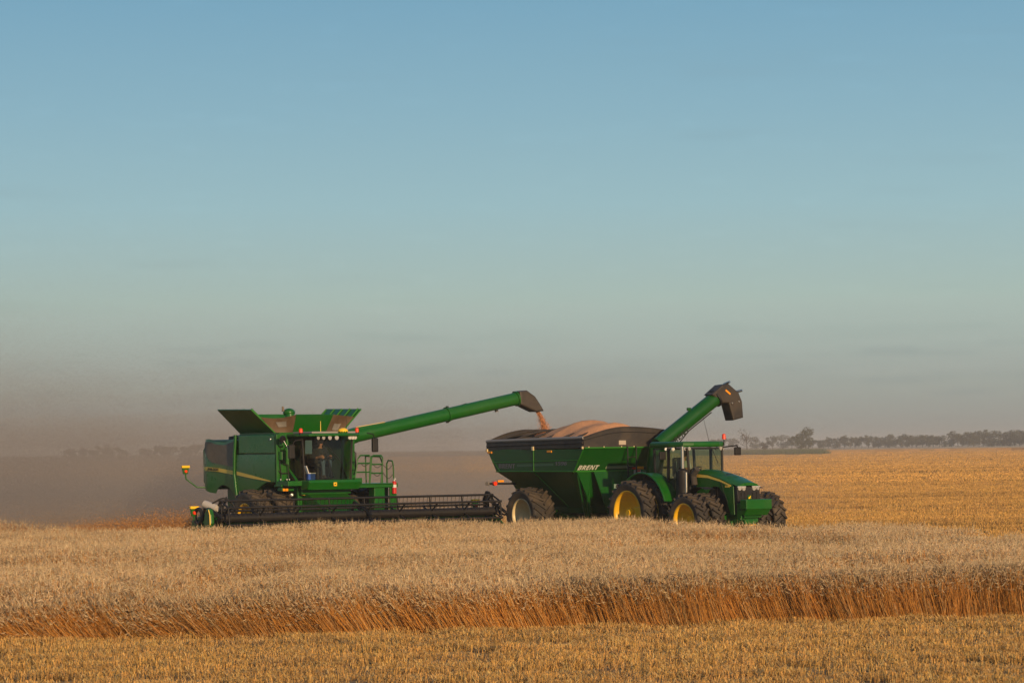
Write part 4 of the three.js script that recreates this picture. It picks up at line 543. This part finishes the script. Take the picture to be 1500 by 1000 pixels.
  mesh(au, 'flange', [rod(at(0.985), at(1.01), 0.3, 0.3, 20)], mt.black);
  mesh(au, 'lettering', words('BRENT', 0.17, 0.2, 1.2).rotateZ(Math.atan2(B[1] - A[1], -(B[2] - A[2]))).rotateY(Math.PI / 2).translate(-1.73, 3.42, -1.55), mt.letterDark);
  mesh(au, 'hose_clip', [bx(-1.95, -1.8, 4.28, 4.42, -3.02, -2.88, 0.03), bx(-2.02, -1.95, 4.26, 4.36, -2.2, -2.06, 0.01)], mt.cart);
  mesh(au, 'hose', pipe([[-1.8, 3.0, -1.35], [-1.78, 3.6, -1.95], [-1.78, 4.2, -2.9]], 0.02, 5), mt.hose);
  const hd = [[-2.9, 4.78], [-3.35, 5.1], [-3.62, 5.13], [-4.02, 4.85], [-4.16, 4.55], [-4.2, 4.02], [-3.78, 3.93], [-3.6, 4.5], [-3.36, 4.5]];
  const sp = mesh(au, 'spout', prismX(hd, -2.2, -1.72, 0.05), mt.tarp);
  mesh(sp, 'spout_reflector', bx(-1.718, -1.7, -0.03, 0.03, -0.12, 0.12, 0.005).rotateX(-0.6).translate(0, 4.86, -3.55), mt.amber);
  mesh(sp, 'spout_hinge', [rod([-2.0, 5.12, -3.6], [-1.7, 5.2, -3.62], 0.04, 0.04, 6), rod([-1.9, 4.86, -4.0], [-1.7, 4.92, -4.14], 0.05, 0.04, 6), ball(-1.71, 4.5, -3.72, 0.03), ball(-1.71, 4.55, -4.0, 0.03)], mt.steel);
  const cw = wheelParts(0.93, 0.86, 0.52, 20, 0.36);
  wheel(K, cw, [-5.6, 0.91, 1.72], 1, mt.cream, plainHub, 0.1); wheel(K, cw, [-5.6, 0.91, -1.72], -1, mt.cream, plainHub, 0.2);

  // the load
  const grainMat = new THREE.MeshStandardMaterial({ roughness: 0.9 }); grainMat.name = 'wheat_grain'; grainMat.map = dataTex(256, (u, v) => { const k = 0.55 + 0.6 * fbm(u * 64, v * 64, 2, 64, 64) * (0.8 + 0.4 * fbm(u * 8, v * 8, 3, 8, 8)); return [0.7 * k, 0.34 * k, 0.155 * k].map(toS); }, true); grainMat.map.repeat.set(1, 1); grainMat.bumpMap = dataTex(256, (u, v) => fbm(u * 64, v * 64, 2, 64, 64)); grainMat.bumpScale = 0.02;
  const gy = (x, z) => { const e = 1 - (Math.abs(z) / zs) ** 2.2, f = sstep(x, -7.6, -5.2), r = 1 - sstep(x, -3.6, -2.5) * 0.35; return 2.8 + 0.42 * f + 0.72 * e ** 1.2 * f * r + 0.18 * e * (1 - f) + 0.07 * (1 - 2 * Math.abs(Math.sin(x * 2.1 + z * 0.5))) * f * e + 0.1 * (fbm(x * 2.2, z * 2.2, 4) - 0.5); };
  const heap = new THREE.Group(); heap.name = 'grain_heap'; heap.position.copy(K.position); heap.rotation.copy(K.rotation); scene.add(heap); heap.userData = { kind: 'stuff', label: 'heap of reddish wheat grain filling the cart', category: 'grain' };
  mesh(heap, 'grain_surface', grid(60, 30, (u, v) => { const x = lerp(XF - 0.05, XR + 0.06, u), z = lerp(zs - 0.03, -zs + 0.03, v); return [x, gy(x, z), z]; }), grainMat);
  // grain falling from the combine's spout
  const st = new THREE.Group(); st.name = 'grain_stream'; st.userData = { kind: 'stuff', label: 'stream of reddish grain pouring from the combine spout into the cart', category: 'grain' }; scene.add(st);
  const t = new Tris(), c = Math.cos(HEAD), s = Math.sin(HEAD), P0 = V(-6.6 + c * -0.32 + s * 9.12, 4.36, -91 + s * -0.32 - c * 9.12);
  for (let i = 0; i < 16000; i++) {
    const u = rnd(), fall = u * 1.25, w = 0.045 + 0.13 * u * u + (rnd() < 0.3 ? 0.3 * u : 0), ang = rr(0, 6.283), q = Math.abs(gauss()) * w, x = P0.x + 0.4 * Math.sqrt(fall / 1.25) + Math.cos(ang) * q + (rnd() < 0.2 ? 0.12 * u : 0), y = P0.y - fall + gauss() * 0.03, z = P0.z - 0.15 * u + Math.sin(ang) * q, L = rr(0.012, 0.03);
    t.strip([x, y, z], [x + rr(-0.01, 0.01), y - L, z], 0.013, vary([0.5, 0.22, 0.1], 0.35));
  }
  const sg = new THREE.Mesh(t.build(), wheatMat); sg.name = 'falling_grain'; sg.castShadow = true; st.add(sg);
}
// ------------------------------------------------------------------ tractor
{
  const T = thing('tractor', 'green tractor with yellow dual wheels hitched to the grain cart', 'tractor', [5.09, 0, -90], -HEAD);
  const W = 0.47;
  const topY = (x) => x < 1.75 ? 2.33 : 2.33 - 0.40 * ((x - 1.75) / 1.95) ** 1.5, halfW = (x) => W - 0.05 * sstep(x, 3.0, 3.7);
  mesh(T, 'hood', [grid(14, 10, (u, v) => { const x = lerp(1.72, 3.72, u), k = lerp(-1, 1, v), w = halfW(x) - (u > 0.98 ? 0.01 : 0); return [x, topY(x) - 0.07 * Math.abs(k) ** 4 + 0.05 * (1 - k * k), k * w]; }), grid(1, 8, (u, v) => { const k = lerp(-1, 1, v); return [3.72 + 0.03 * (1 - k * k), topY(3.72) - 0.07 * Math.abs(k) ** 4 + 0.05 * (1 - k * k) - u * 0.09, k * halfW(3.72)]; })], mt.green);
  mesh(T, 'hood_vent', [sheet([[2.95, 2.235, 0.26], [3.02, 2.225, 0.26], [3.02, 2.245, 0.04], [2.95, 2.25, 0.04]], 0.012), sheet([[2.95, 2.25, -0.04], [3.02, 2.245, -0.04], [3.02, 2.225, -0.26], [2.95, 2.235, -0.26]], 0.012)], mt.hose);
  for (const s of [1, -1]) {
    const side = [[1.74, 1.62], [1.74, 2.27], [2.3, 2.24], [2.9, 2.12], [3.4, 1.96], [3.56, 1.86], [3.6, 1.0], [3.42, 1.0], [3.28, 1.3], [3.1, 1.62], [2.85, 1.84], [2.55, 1.86], [2.34, 1.72], [2.24, 1.6]];
    const p = mesh(T, 'hood_side', prism(side, s > 0 ? W - 0.02 : -W - 0.005, s > 0 ? W + 0.005 : -W + 0.02, 0.008), mt.green);
    const str = mesh(p, 'stripe', sheet([[1.76, 2.24, s * (W + 0.008)], [2.3, 2.2, s * (W + 0.008)], [2.9, 2.07, s * (W + 0.008)], [3.45, 1.9, s * (W + 0.008)], [3.45, 1.86, s * (W + 0.008)], [2.9, 2.01, s * (W + 0.008)], [2.3, 2.12, s * (W + 0.008)], [1.76, 2.14, s * (W + 0.008)]], 0.008), mt.stripe);
    const tn = words('8320R', 0.06, 0.1); if (s < 0) tn.rotateY(Math.PI); mesh(p, 'model_number', tn.translate(3.28, 1.86, s * (W + 0.01)), mt.stripe);
    mesh(p, 'panel_seam', pipe([[2.98, 2.0, s * (W + 0.006)], [3.05, 1.75, s * (W + 0.006)], [3.3, 1.36, s * (W + 0.006)]], 0.012, 4), mt.hose);
    const hl = sub(T, 'headlight', [3.71, 1.8, s * 0.28]); mesh(hl, 'housing', bx(-0.08, 0.0, -0.08, 0.07, -0.17, 0.17, 0.02), mt.black); mesh(hl, 'lens', [rod([0, -0.01, s * -0.08], [0.035, -0.015, s * -0.08], 0.07, 0.06, 12), rod([-0.01, 0.0, s * 0.07], [0.03, -0.005, s * 0.08], 0.068, 0.058, 12), bx(0.0, 0.03, 0.03, 0.065, -0.16, 0.16, 0.004)], mt.lampGlass);
  }
  const gr = mesh(T, 'grille', [prism([[3.56, 1.0], [3.56, 1.86], [3.7, 1.84], [3.73, 1.5], [3.7, 1.0]], -W + 0.03, W - 0.03, 0.02)], mt.black);
  mesh(gr, 'grille_bar', [-0.3, -0.15, 0.15, 0.3].map((z) => rod([3.735, 1.05, z], [3.74, 1.68, z], 0.012, 0.012, 5)), mt.hose);
  { const b = sub(T, 'badge', [3.745, 1.52, 0.0]); mesh(b, 'plate', bx(-0.01, 0.012, -0.065, 0.065, -0.07, 0.07, 0.012), mt.green); mesh(b, 'emblem', [prismX([[0.045, -0.04], [0.045, 0.0], [0.0, 0.015], [-0.02, 0.05], [-0.045, 0.045], [-0.025, 0.0], [-0.05, -0.04], [-0.015, -0.015], [0.01, -0.04]], 0.012, 0.02, 0)], mt.lampYellow); }
  mesh(T, 'engine', [bx(1.6, 3.5, 1.05, 1.95, -0.3, 0.3, 0.04), bx(2.3, 2.6, 1.5, 1.85, 0.28, 0.42, 0.05), rod([2.45, 1.1, 0.36], [2.45, 1.5, 0.36], 0.09, 0.09, 12)], mt.black);
  mesh(T, 'chassis', [bx(-0.6, 1.7, 0.7, 1.5, -0.38, 0.38, 0.05), bx(1.5, 3.8, 0.75, 1.05, -0.3, 0.3, 0.03), rod([0, 1.05, -1.5], [0, 1.05, 1.5], 0.13, 0.13, 12), bx(-1.0, -0.5, 0.5, 1.3, -0.35, 0.35, 0.04)], mt.green);
  mesh(T, 'front_axle', [rod([2.65, 0.85, -1.4], [2.65, 0.85, 1.4], 0.12, 0.12, 10), bx(2.75, 3.2, 0.75, 0.98, 0.45, 0.62, 0.04), bx(2.75, 3.2, 0.75, 0.98, -0.62, -0.45, 0.04), rod([2.7, 1.2, 0.5], [3.0, 0.95, 0.8], 0.06, 0.06, 8), bx(3.1, 3.6, 0.62, 0.82, 0.2, 0.6, 0.04)], mt.green);
  mesh(T, 'front_weight', [bx(3.9, 4.22, 1.16, 1.47, -0.5, 0.5, 0.03), prism([[3.9, 1.17], [4.2, 1.17], [4.05, 0.98], [3.85, 0.98]], -0.46, 0.46, 0.02)], mt.green);
  mesh(T, 'weight_bracket', [bx(3.66, 3.92, 0.9, 1.4, -0.34, 0.34, 0.03), bx(3.7, 3.9, 0.75, 1.35, 0.4, 0.46, 0.02), bx(3.6, 4.2, 0.72, 0.86, 0.1, 0.55, 0.03)], mt.green);
  mesh(T, 'tow_pin', bx(3.98, 4.1, 0.66, 0.74, 0.05, 0.3, 0.02), mt.yellow);
  // cab
  const px = [[0.0, 0.82], [1.0, 0.86], [1.56, 0.66]];
  { const s = new THREE.Shape([[-0.16, 0.84], [0.9, 0.9], [1.5, 0.8], [1.66, 0.5], [1.7, 0], [1.66, -0.5], [1.5, -0.8], [0.9, -0.9], [-0.16, -0.84]].map(([x, z]) => new THREE.Vector2(x, -z))); const r = mesh(T, 'cab_roof', new THREE.ExtrudeGeometry(s, { depth: 0.06, bevelEnabled: true, bevelThickness: 0.06, bevelSize: 0.07, bevelOffset: -0.07, bevelSegments: 3 }).rotateX(-Math.PI / 2).translate(0, 3.13, 0), mt.green); mesh(r, 'roof_liner', bx(-0.05, 1.55, 3.0, 3.06, -0.76, 0.76, 0.02), mt.black); }
  const cz = (x) => x < 0.85 ? 0.8 : 0.8 - (x - 0.85) * 0.2;
  for (const s of [1, -1]) {
    mesh(T, 'cab_post', rod([0.05, 1.95, s * 0.78], [-0.02, 3.05, s * 0.78], 0.045, 0.045, 8), mt.black);
    mesh(T, 'cab_post', rod([0.78, 1.5, s * 0.86], [0.8, 3.05, s * 0.83], 0.05, 0.05, 8), mt.black);
    mesh(T, 'cab_post', rod([1.62, 1.75, s * 0.64], [1.56, 3.05, s * 0.68], 0.04, 0.04, 8), mt.black);
    mesh(T, 'side_window', sheet([[0.05, 2.0, s * 0.8], [-0.02, 3.03, s * 0.79], [0.78, 3.03, s * 0.84], [0.77, 1.85, s * 0.85]], 0.008), mt.glassGreen);
    mesh(T, 'door_glass', sheet([[0.82, 1.65, s * 0.85], [0.82, 3.03, s * 0.83], [1.56, 3.03, s * 0.68], [1.62, 1.8, s * 0.65]], 0.008), mt.glassGreen);
    mesh(T, 'rear_fender', grid(10, 2, (u, v) => { const a = lerp(2.3, 0.3, u), R = 1.27; return [Math.cos(a) * R, 1.04 + Math.sin(a) * R * 0.98, s * lerp(0.78, 1.32, v)]; }), mt.green);
    mesh(T, 'fender_edge', pipe([...Array(11).keys()].map((i) => { const a = lerp(2.3, 0.3, i / 10); return [Math.cos(a) * 1.27, 1.04 + Math.sin(a) * 1.245, s * 1.32]; }), 0.035, 6), mt.green);
    mesh(T, 'fender_panel', sheet([...[...Array(9).keys()].map((i) => { const a = lerp(2.2, -0.1, i / 8); return [Math.cos(a) * 1.25, 1.04 + Math.sin(a) * 1.22, s * 0.8]; }), [1.2, 0.9, s * 0.8], [-0.6, 0.9, s * 0.8]], 0.03), mt.black);
    mesh(T, 'front_fender', grid(6, 1, (u, v) => { const a = lerp(2.5, 1.2, u), R = 1.0; return [2.65 + Math.cos(a) * R, 0.85 + Math.sin(a) * R, s * lerp(0.75, 1.15, v)]; }), mt.black);
    const m = sub(T, 'mirror', s > 0 ? [0.72, 2.82, 1.02] : [1.5, 2.93, -1.36]); mesh(m, 'housing', bx(-0.05, 0.04, -0.13, 0.13, -0.12, 0.12, 0.03), mt.black); mesh(m, 'glass', bx(-0.056, -0.05, -0.11, 0.11, -0.1, 0.1, 0.003), mt.mirror); mesh(m, 'arm', s > 0 ? rod([0, 0.05, 0], [0.1, 0.2, -0.18], 0.015, 0.015, 5) : pipe([[0, 0.13, 0.0], [0.02, 0.18, 0.05], [0.06, 0.13, 0.62], [0.06, 0.1, 0.7]], 0.022, 6), mt.black);
    mesh(T, 'work_lamp', [rod([1.56, 3.03, s * 0.62], [1.6, 3.02, s * 0.62], 0.06, 0.055, 12), rod([1.5, 3.03, s * 0.74], [1.54, 3.02, s * 0.74], 0.055, 0.05, 12)], mt.lampGlass);
    mesh(T, 'corner_lamp', [rod([0.7, 3.02, s * 0.86], [0.74, 3.02, s * 0.88], 0.055, 0.05, 12), rod([1.05, 3.02, s * 0.86], [1.09, 3.01, s * 0.87], 0.06, 0.055, 12)], mt.lampGlass);
  }
  mesh(T, 'windshield', grid(8, 1, (u, v) => { const k = lerp(0.64, -0.64, u); return [lerp(1.64, 1.57, v) + 0.06 * (1 - (k / 0.66) ** 2), lerp(1.95, 3.03, v), k]; }), mt.glassGreen);
  mesh(T, 'rear_window', sheet([[0.02, 2.05, -0.76], [-0.04, 3.03, -0.76], [-0.04, 3.03, 0.76], [0.02, 2.05, 0.76]], 0.008), mt.glassGreen);
  mesh(T, 'cab_floor', [bx(0.0, 1.66, 1.45, 1.62, -0.8, 0.8, 0.03), bx(-0.1, 0.5, 1.5, 2.1, -0.78, 0.78, 0.04)], mt.interior);
  mesh(T, 'seat', [bx(0.25, 0.75, 2.02, 2.16, -0.26, 0.26, 0.05), bx(0.18, 0.34, 2.14, 2.75, -0.25, 0.25, 0.05)], mt.seat);
  mesh(T, 'dashboard', [bx(1.3, 1.6, 1.62, 2.32, -0.2, 0.2, 0.06), bx(1.4, 1.6, 2.28, 2.36, -0.3, 0.3, 0.03)], mt.black);
  mesh(T, 'display', bx(0.98, 1.04, 2.35, 2.75, 0.5, 0.66, 0.02), mt.black);
  { const g = sub(T, 'steering_wheel', [1.08, 2.36, 0]); mesh(g, 'ring', new THREE.TorusGeometry(0.19, 0.017, 6, 20).rotateX(Math.PI / 2).rotateZ(0.55), mt.black); mesh(g, 'column', rod([0.22, -0.4, 0], [0, 0, 0], 0.06, 0.03, 8), mt.black); }
  mesh(T, 'wiper', rod([1.69, 3.0, -0.2], [1.7, 2.55, -0.42], 0.012, 0.012, 4), mt.black);
  { const g = sub(T, 'beacon', [1.5, 3.25, -0.72]); mesh(g, 'stalk', pipe([[-0.05, -0.15, 0.02], [0.02, -0.12, -0.08], [0.02, 0.05, -0.08]], 0.02), mt.black); mesh(g, 'lens', [rod([0.02, 0.06, -0.08], [0.02, 0.2, -0.08], 0.065, 0.055, 12), ball(0.02, 0.2, -0.08, 0.055, 0.6)], mt.redlens); }
  mesh(T, 'antenna', rod([1.1, 3.2, -0.55], [1.0, 4.0, -0.4], 0.008, 0.005, 5), mt.hose);
  mesh(T, 'exhaust_stack', [rod([1.62, 1.55, 0.92], [1.62, 2.35, 0.92], 0.17, 0.17, 16), rod([1.62, 2.35, 0.92], [1.62, 2.42, 0.92], 0.17, 0.07, 16), rod([1.4, 1.5, 0.85], [1.4, 2.3, 0.85], 0.14, 0.14, 12)], mt.black);
  mesh(T, 'exhaust_pipe', [rod([1.62, 2.4, 0.92], [1.62, 3.1, 0.92], 0.055, 0.055, 12)], mt.chrome);
  mesh(T, 'heat_shield', [rod([1.76, 1.58, 0.9], [1.76, 2.3, 0.9], 0.06, 0.06, 10)], mt.chrome);
  mesh(T, 'air_duct', [rod([1.75, 2.2, 0.62], [1.95, 2.4, 0.6], 0.1, 0.1, 10), rod([1.8, 1.9, 0.6], [1.75, 2.25, 0.62], 0.1, 0.1, 10)], mt.interior);
  mesh(T, 'cab_steps', [bx(0.85, 1.25, 0.55, 0.6, 0.75, 1.15, 0.01), bx(0.85, 1.25, 0.95, 1.0, 0.72, 1.1, 0.01), bx(0.84, 0.9, 0.5, 1.35, 1.02, 1.12, 0.02), bx(1.2, 1.26, 0.5, 1.05, 1.02, 1.12, 0.02), bx(0.7, 1.5, 1.3, 1.42, 0.7, 1.0, 0.03)], mt.green);
  mesh(T, 'fuel_tank', bx(1.3, 2.1, 0.75, 1.3, 0.5, 0.95, 0.08), mt.black);
  const rw = wheelParts(1.05, 0.5, 0.68, 22, 0.36), fw = wheelParts(0.85, 0.46, 0.5, 20, 0.28);
  for (const s of [1, -1]) { wheel(T, rw, [0, 1.03, s * 0.98], s, mt.yellow, plainHub, 0.1); wheel(T, rw, [0, 1.03, s * 1.68], s, mt.yellow, castHub, 0.22); wheel(T, fw, [2.65, 0.83, s * 0.9], s, mt.yellow, plainHub, 0.1); wheel(T, fw, [2.65, 0.83, s * 1.5], s, mt.yellow, plainHub, 0.25); }
}
// ------------------------------------------------------------------ the two operators and the cool box
function person(name, label, base, shirt, trousers, capCol, lean = 0) { // seated, facing local x
  const P = thing(name, label, 'person', base, -HEAD), N = 72, S = 0.8, mc = new MarchingCubes(N, undefined, false, false, 60000); mc.isolation = 0;
  const J = { hip: [0.05, 0.1, 0], chest: [0.0 + lean, 0.42, 0], neck: [0.03 + lean, 0.6, 0], head: [0.07 + lean, 0.76, 0] }, bones = [];
  const bone = (a, b, r1, r2, k) => bones.push([V(...a), V(...b), r1, r2, k]);
  bone(J.hip, J.chest, 0.15, 0.16, 0); bone([lean, 0.5, -0.15], [lean, 0.5, 0.15], 0.075, 0.075, 0); bone(J.neck, [0.05 + lean, 0.68, 0], 0.06, 0.055, 2); bone([0.06 + lean, 0.74, 0], [0.08 + lean, 0.82, 0], 0.085, 0.092, 2);
  bone([0.16 + lean, 0.76, 0], [0.175 + lean, 0.745, 0], 0.018, 0.02, 2); for (const s of [1, -1]) bone([0.065 + lean, 0.77, s * 0.095], [0.06 + lean, 0.75, s * 0.098], 0.022, 0.018, 2);
  for (const s of [1, -1]) {
    bone([0.05, 0.09, s * 0.09], [0.45, 0.14, s * 0.12], 0.095, 0.07, 1); bone([0.45, 0.14, s * 0.12], [0.5, -0.28, s * 0.12], 0.068, 0.045, 1); bone([0.5, -0.31, s * 0.12], [0.62, -0.34, s * 0.13], 0.048, 0.035, 3);
    bone([lean, 0.52, s * 0.2], [0.1 + lean, 0.26, s * 0.26], 0.06, 0.046, 0); bone([0.1 + lean, 0.26, s * 0.26], [0.33 + lean, 0.3, s * 0.18], 0.044, 0.034, 2);
    bone([0.34 + lean, 0.3, s * 0.18], [0.4 + lean, 0.31, s * 0.165], 0.036, 0.032, 2); for (let i = 0; i < 4; i++) { bone([0.4 + lean, 0.325 - i * 0.014, s * 0.165], [0.45 + lean, 0.318 - i * 0.016, s * (0.15 - 0.004 * i)], 0.01, 0.009, 2); bone([0.45 + lean, 0.318 - i * 0.016, s * 0.15], [0.46 + lean, 0.29 - i * 0.014, s * 0.13], 0.009, 0.008, 2); } bone([0.37 + lean, 0.33, s * 0.15], [0.41 + lean, 0.345, s * 0.125], 0.011, 0.009, 2);
  }
  const off = [0.2, 0.25, 0], p = V(), ab = V(), q = V(), dist = (x, y, z) => { p.set(x, y, z); let d = 0, near = 0, bd = 9, acc = 0; const k = 26; for (const [a, b, r1, r2, m] of bones) { ab.subVectors(b, a); const t = clamp(q.subVectors(p, a).dot(ab) / ab.lengthSq(), 0, 1), e = q.copy(a).addScaledVector(ab, t).distanceTo(p) - lerp(r1, r2, t); acc += Math.exp(-k * 2.2 * e); if (e < bd) { bd = e; near = m; } } return [-Math.log(acc) / (k * 2.2), near]; };
  for (let k = 0; k < N; k++) for (let j = 0; j < N; j++) for (let i = 0; i < N; i++) { const x = ((i - N / 2) / (N / 2)) * S + off[0], y = ((j - N / 2) / (N / 2)) * S + off[1], z = ((k - N / 2) / (N / 2)) * S + off[2]; mc.field[k * N * N + j * N + i] = -dist(x, y, z)[0]; }
  mc.update();
  const n = mc.count ?? mc.geometry.drawRange.count, pos = new Float32Array(n * 3), col = new Float32Array(n * 3), pal = [shirt, trousers, [0.42, 0.2, 0.12], [0.06, 0.04, 0.03]];
  for (let i = 0; i < n; i++) { const x = mc.positionArray[i * 3] * S + off[0], y = mc.positionArray[i * 3 + 1] * S + off[1], z = mc.positionArray[i * 3 + 2] * S + off[2]; pos.set([x, y, z], i * 3); col.set(pal[dist(x, y, z)[1]], i * 3); }
  const g = new THREE.BufferGeometry(); g.setAttribute('position', new THREE.BufferAttribute(pos, 3)); g.setAttribute('normal', new THREE.BufferAttribute(mc.normalArray.slice(0, n * 3), 3)); g.setAttribute('color', new THREE.BufferAttribute(col, 3)); g.deleteAttribute('normal'); g.computeVertexNormals();
  const bm = new THREE.MeshStandardMaterial({ vertexColors: true, roughness: 0.85, side: THREE.DoubleSide }); bm.name = 'skin_and_clothing'; const b = new THREE.Mesh(g, bm); b.name = 'body'; b.castShadow = b.receiveShadow = true; P.add(b);
  mesh(P, 'cap', [new THREE.SphereGeometry(0.1, 14, 8, 0, 6.2832, 0, 1.6).translate(0.07 + lean, 0.825, 0), new THREE.CylinderGeometry(0.085, 0.085, 0.012, 14).scale(1.15, 1, 0.9).translate(0.15 + lean, 0.825, 0)], M('cap_cloth', capCol, { r: 0.9 }));
  return P;
}
{
  const at = (o, x, y, z) => [o[0] + Math.cos(HEAD) * x - Math.sin(HEAD) * z, y, o[1] + Math.sin(HEAD) * x + Math.cos(HEAD) * z];
  person('person', 'person in a dark top and jeans seated in the combine cab', at([-6.6, -91], 0.78, 2.62, 0.02), [0.02, 0.022, 0.022], [0.07, 0.12, 0.19], [0.03, 0.02, 0.018], 0.05);
  person('person', 'person in a pale shirt seated in the tractor cab', at([5.09, -90], 0.4, 2.08, 0.0), [0.25, 0.26, 0.24], [0.05, 0.07, 0.12], [0.1, 0.1, 0.09], 0.03);
  const B = thing('cool_box', 'blue cool box with a white lid propped open in the combine cab', 'cool box', at([-6.6, -91], 1.34, 2.2, 0.66), -HEAD);
  mesh(B, 'box', bx(-0.1, 0.1, 0, 0.2, -0.13, 0.13, 0.02), mt.blue); mesh(B, 'lid', [bx(-0.11, 0.11, 0.2, 0.225, -0.14, 0.14, 0.01), bx(-0.11, 0.11, 0, 0.24, -0.015, 0.015, 0.01).rotateX(0.35).translate(0, 0.22, 0.12)], mt.white);
}
renderer.render(scene, camera);
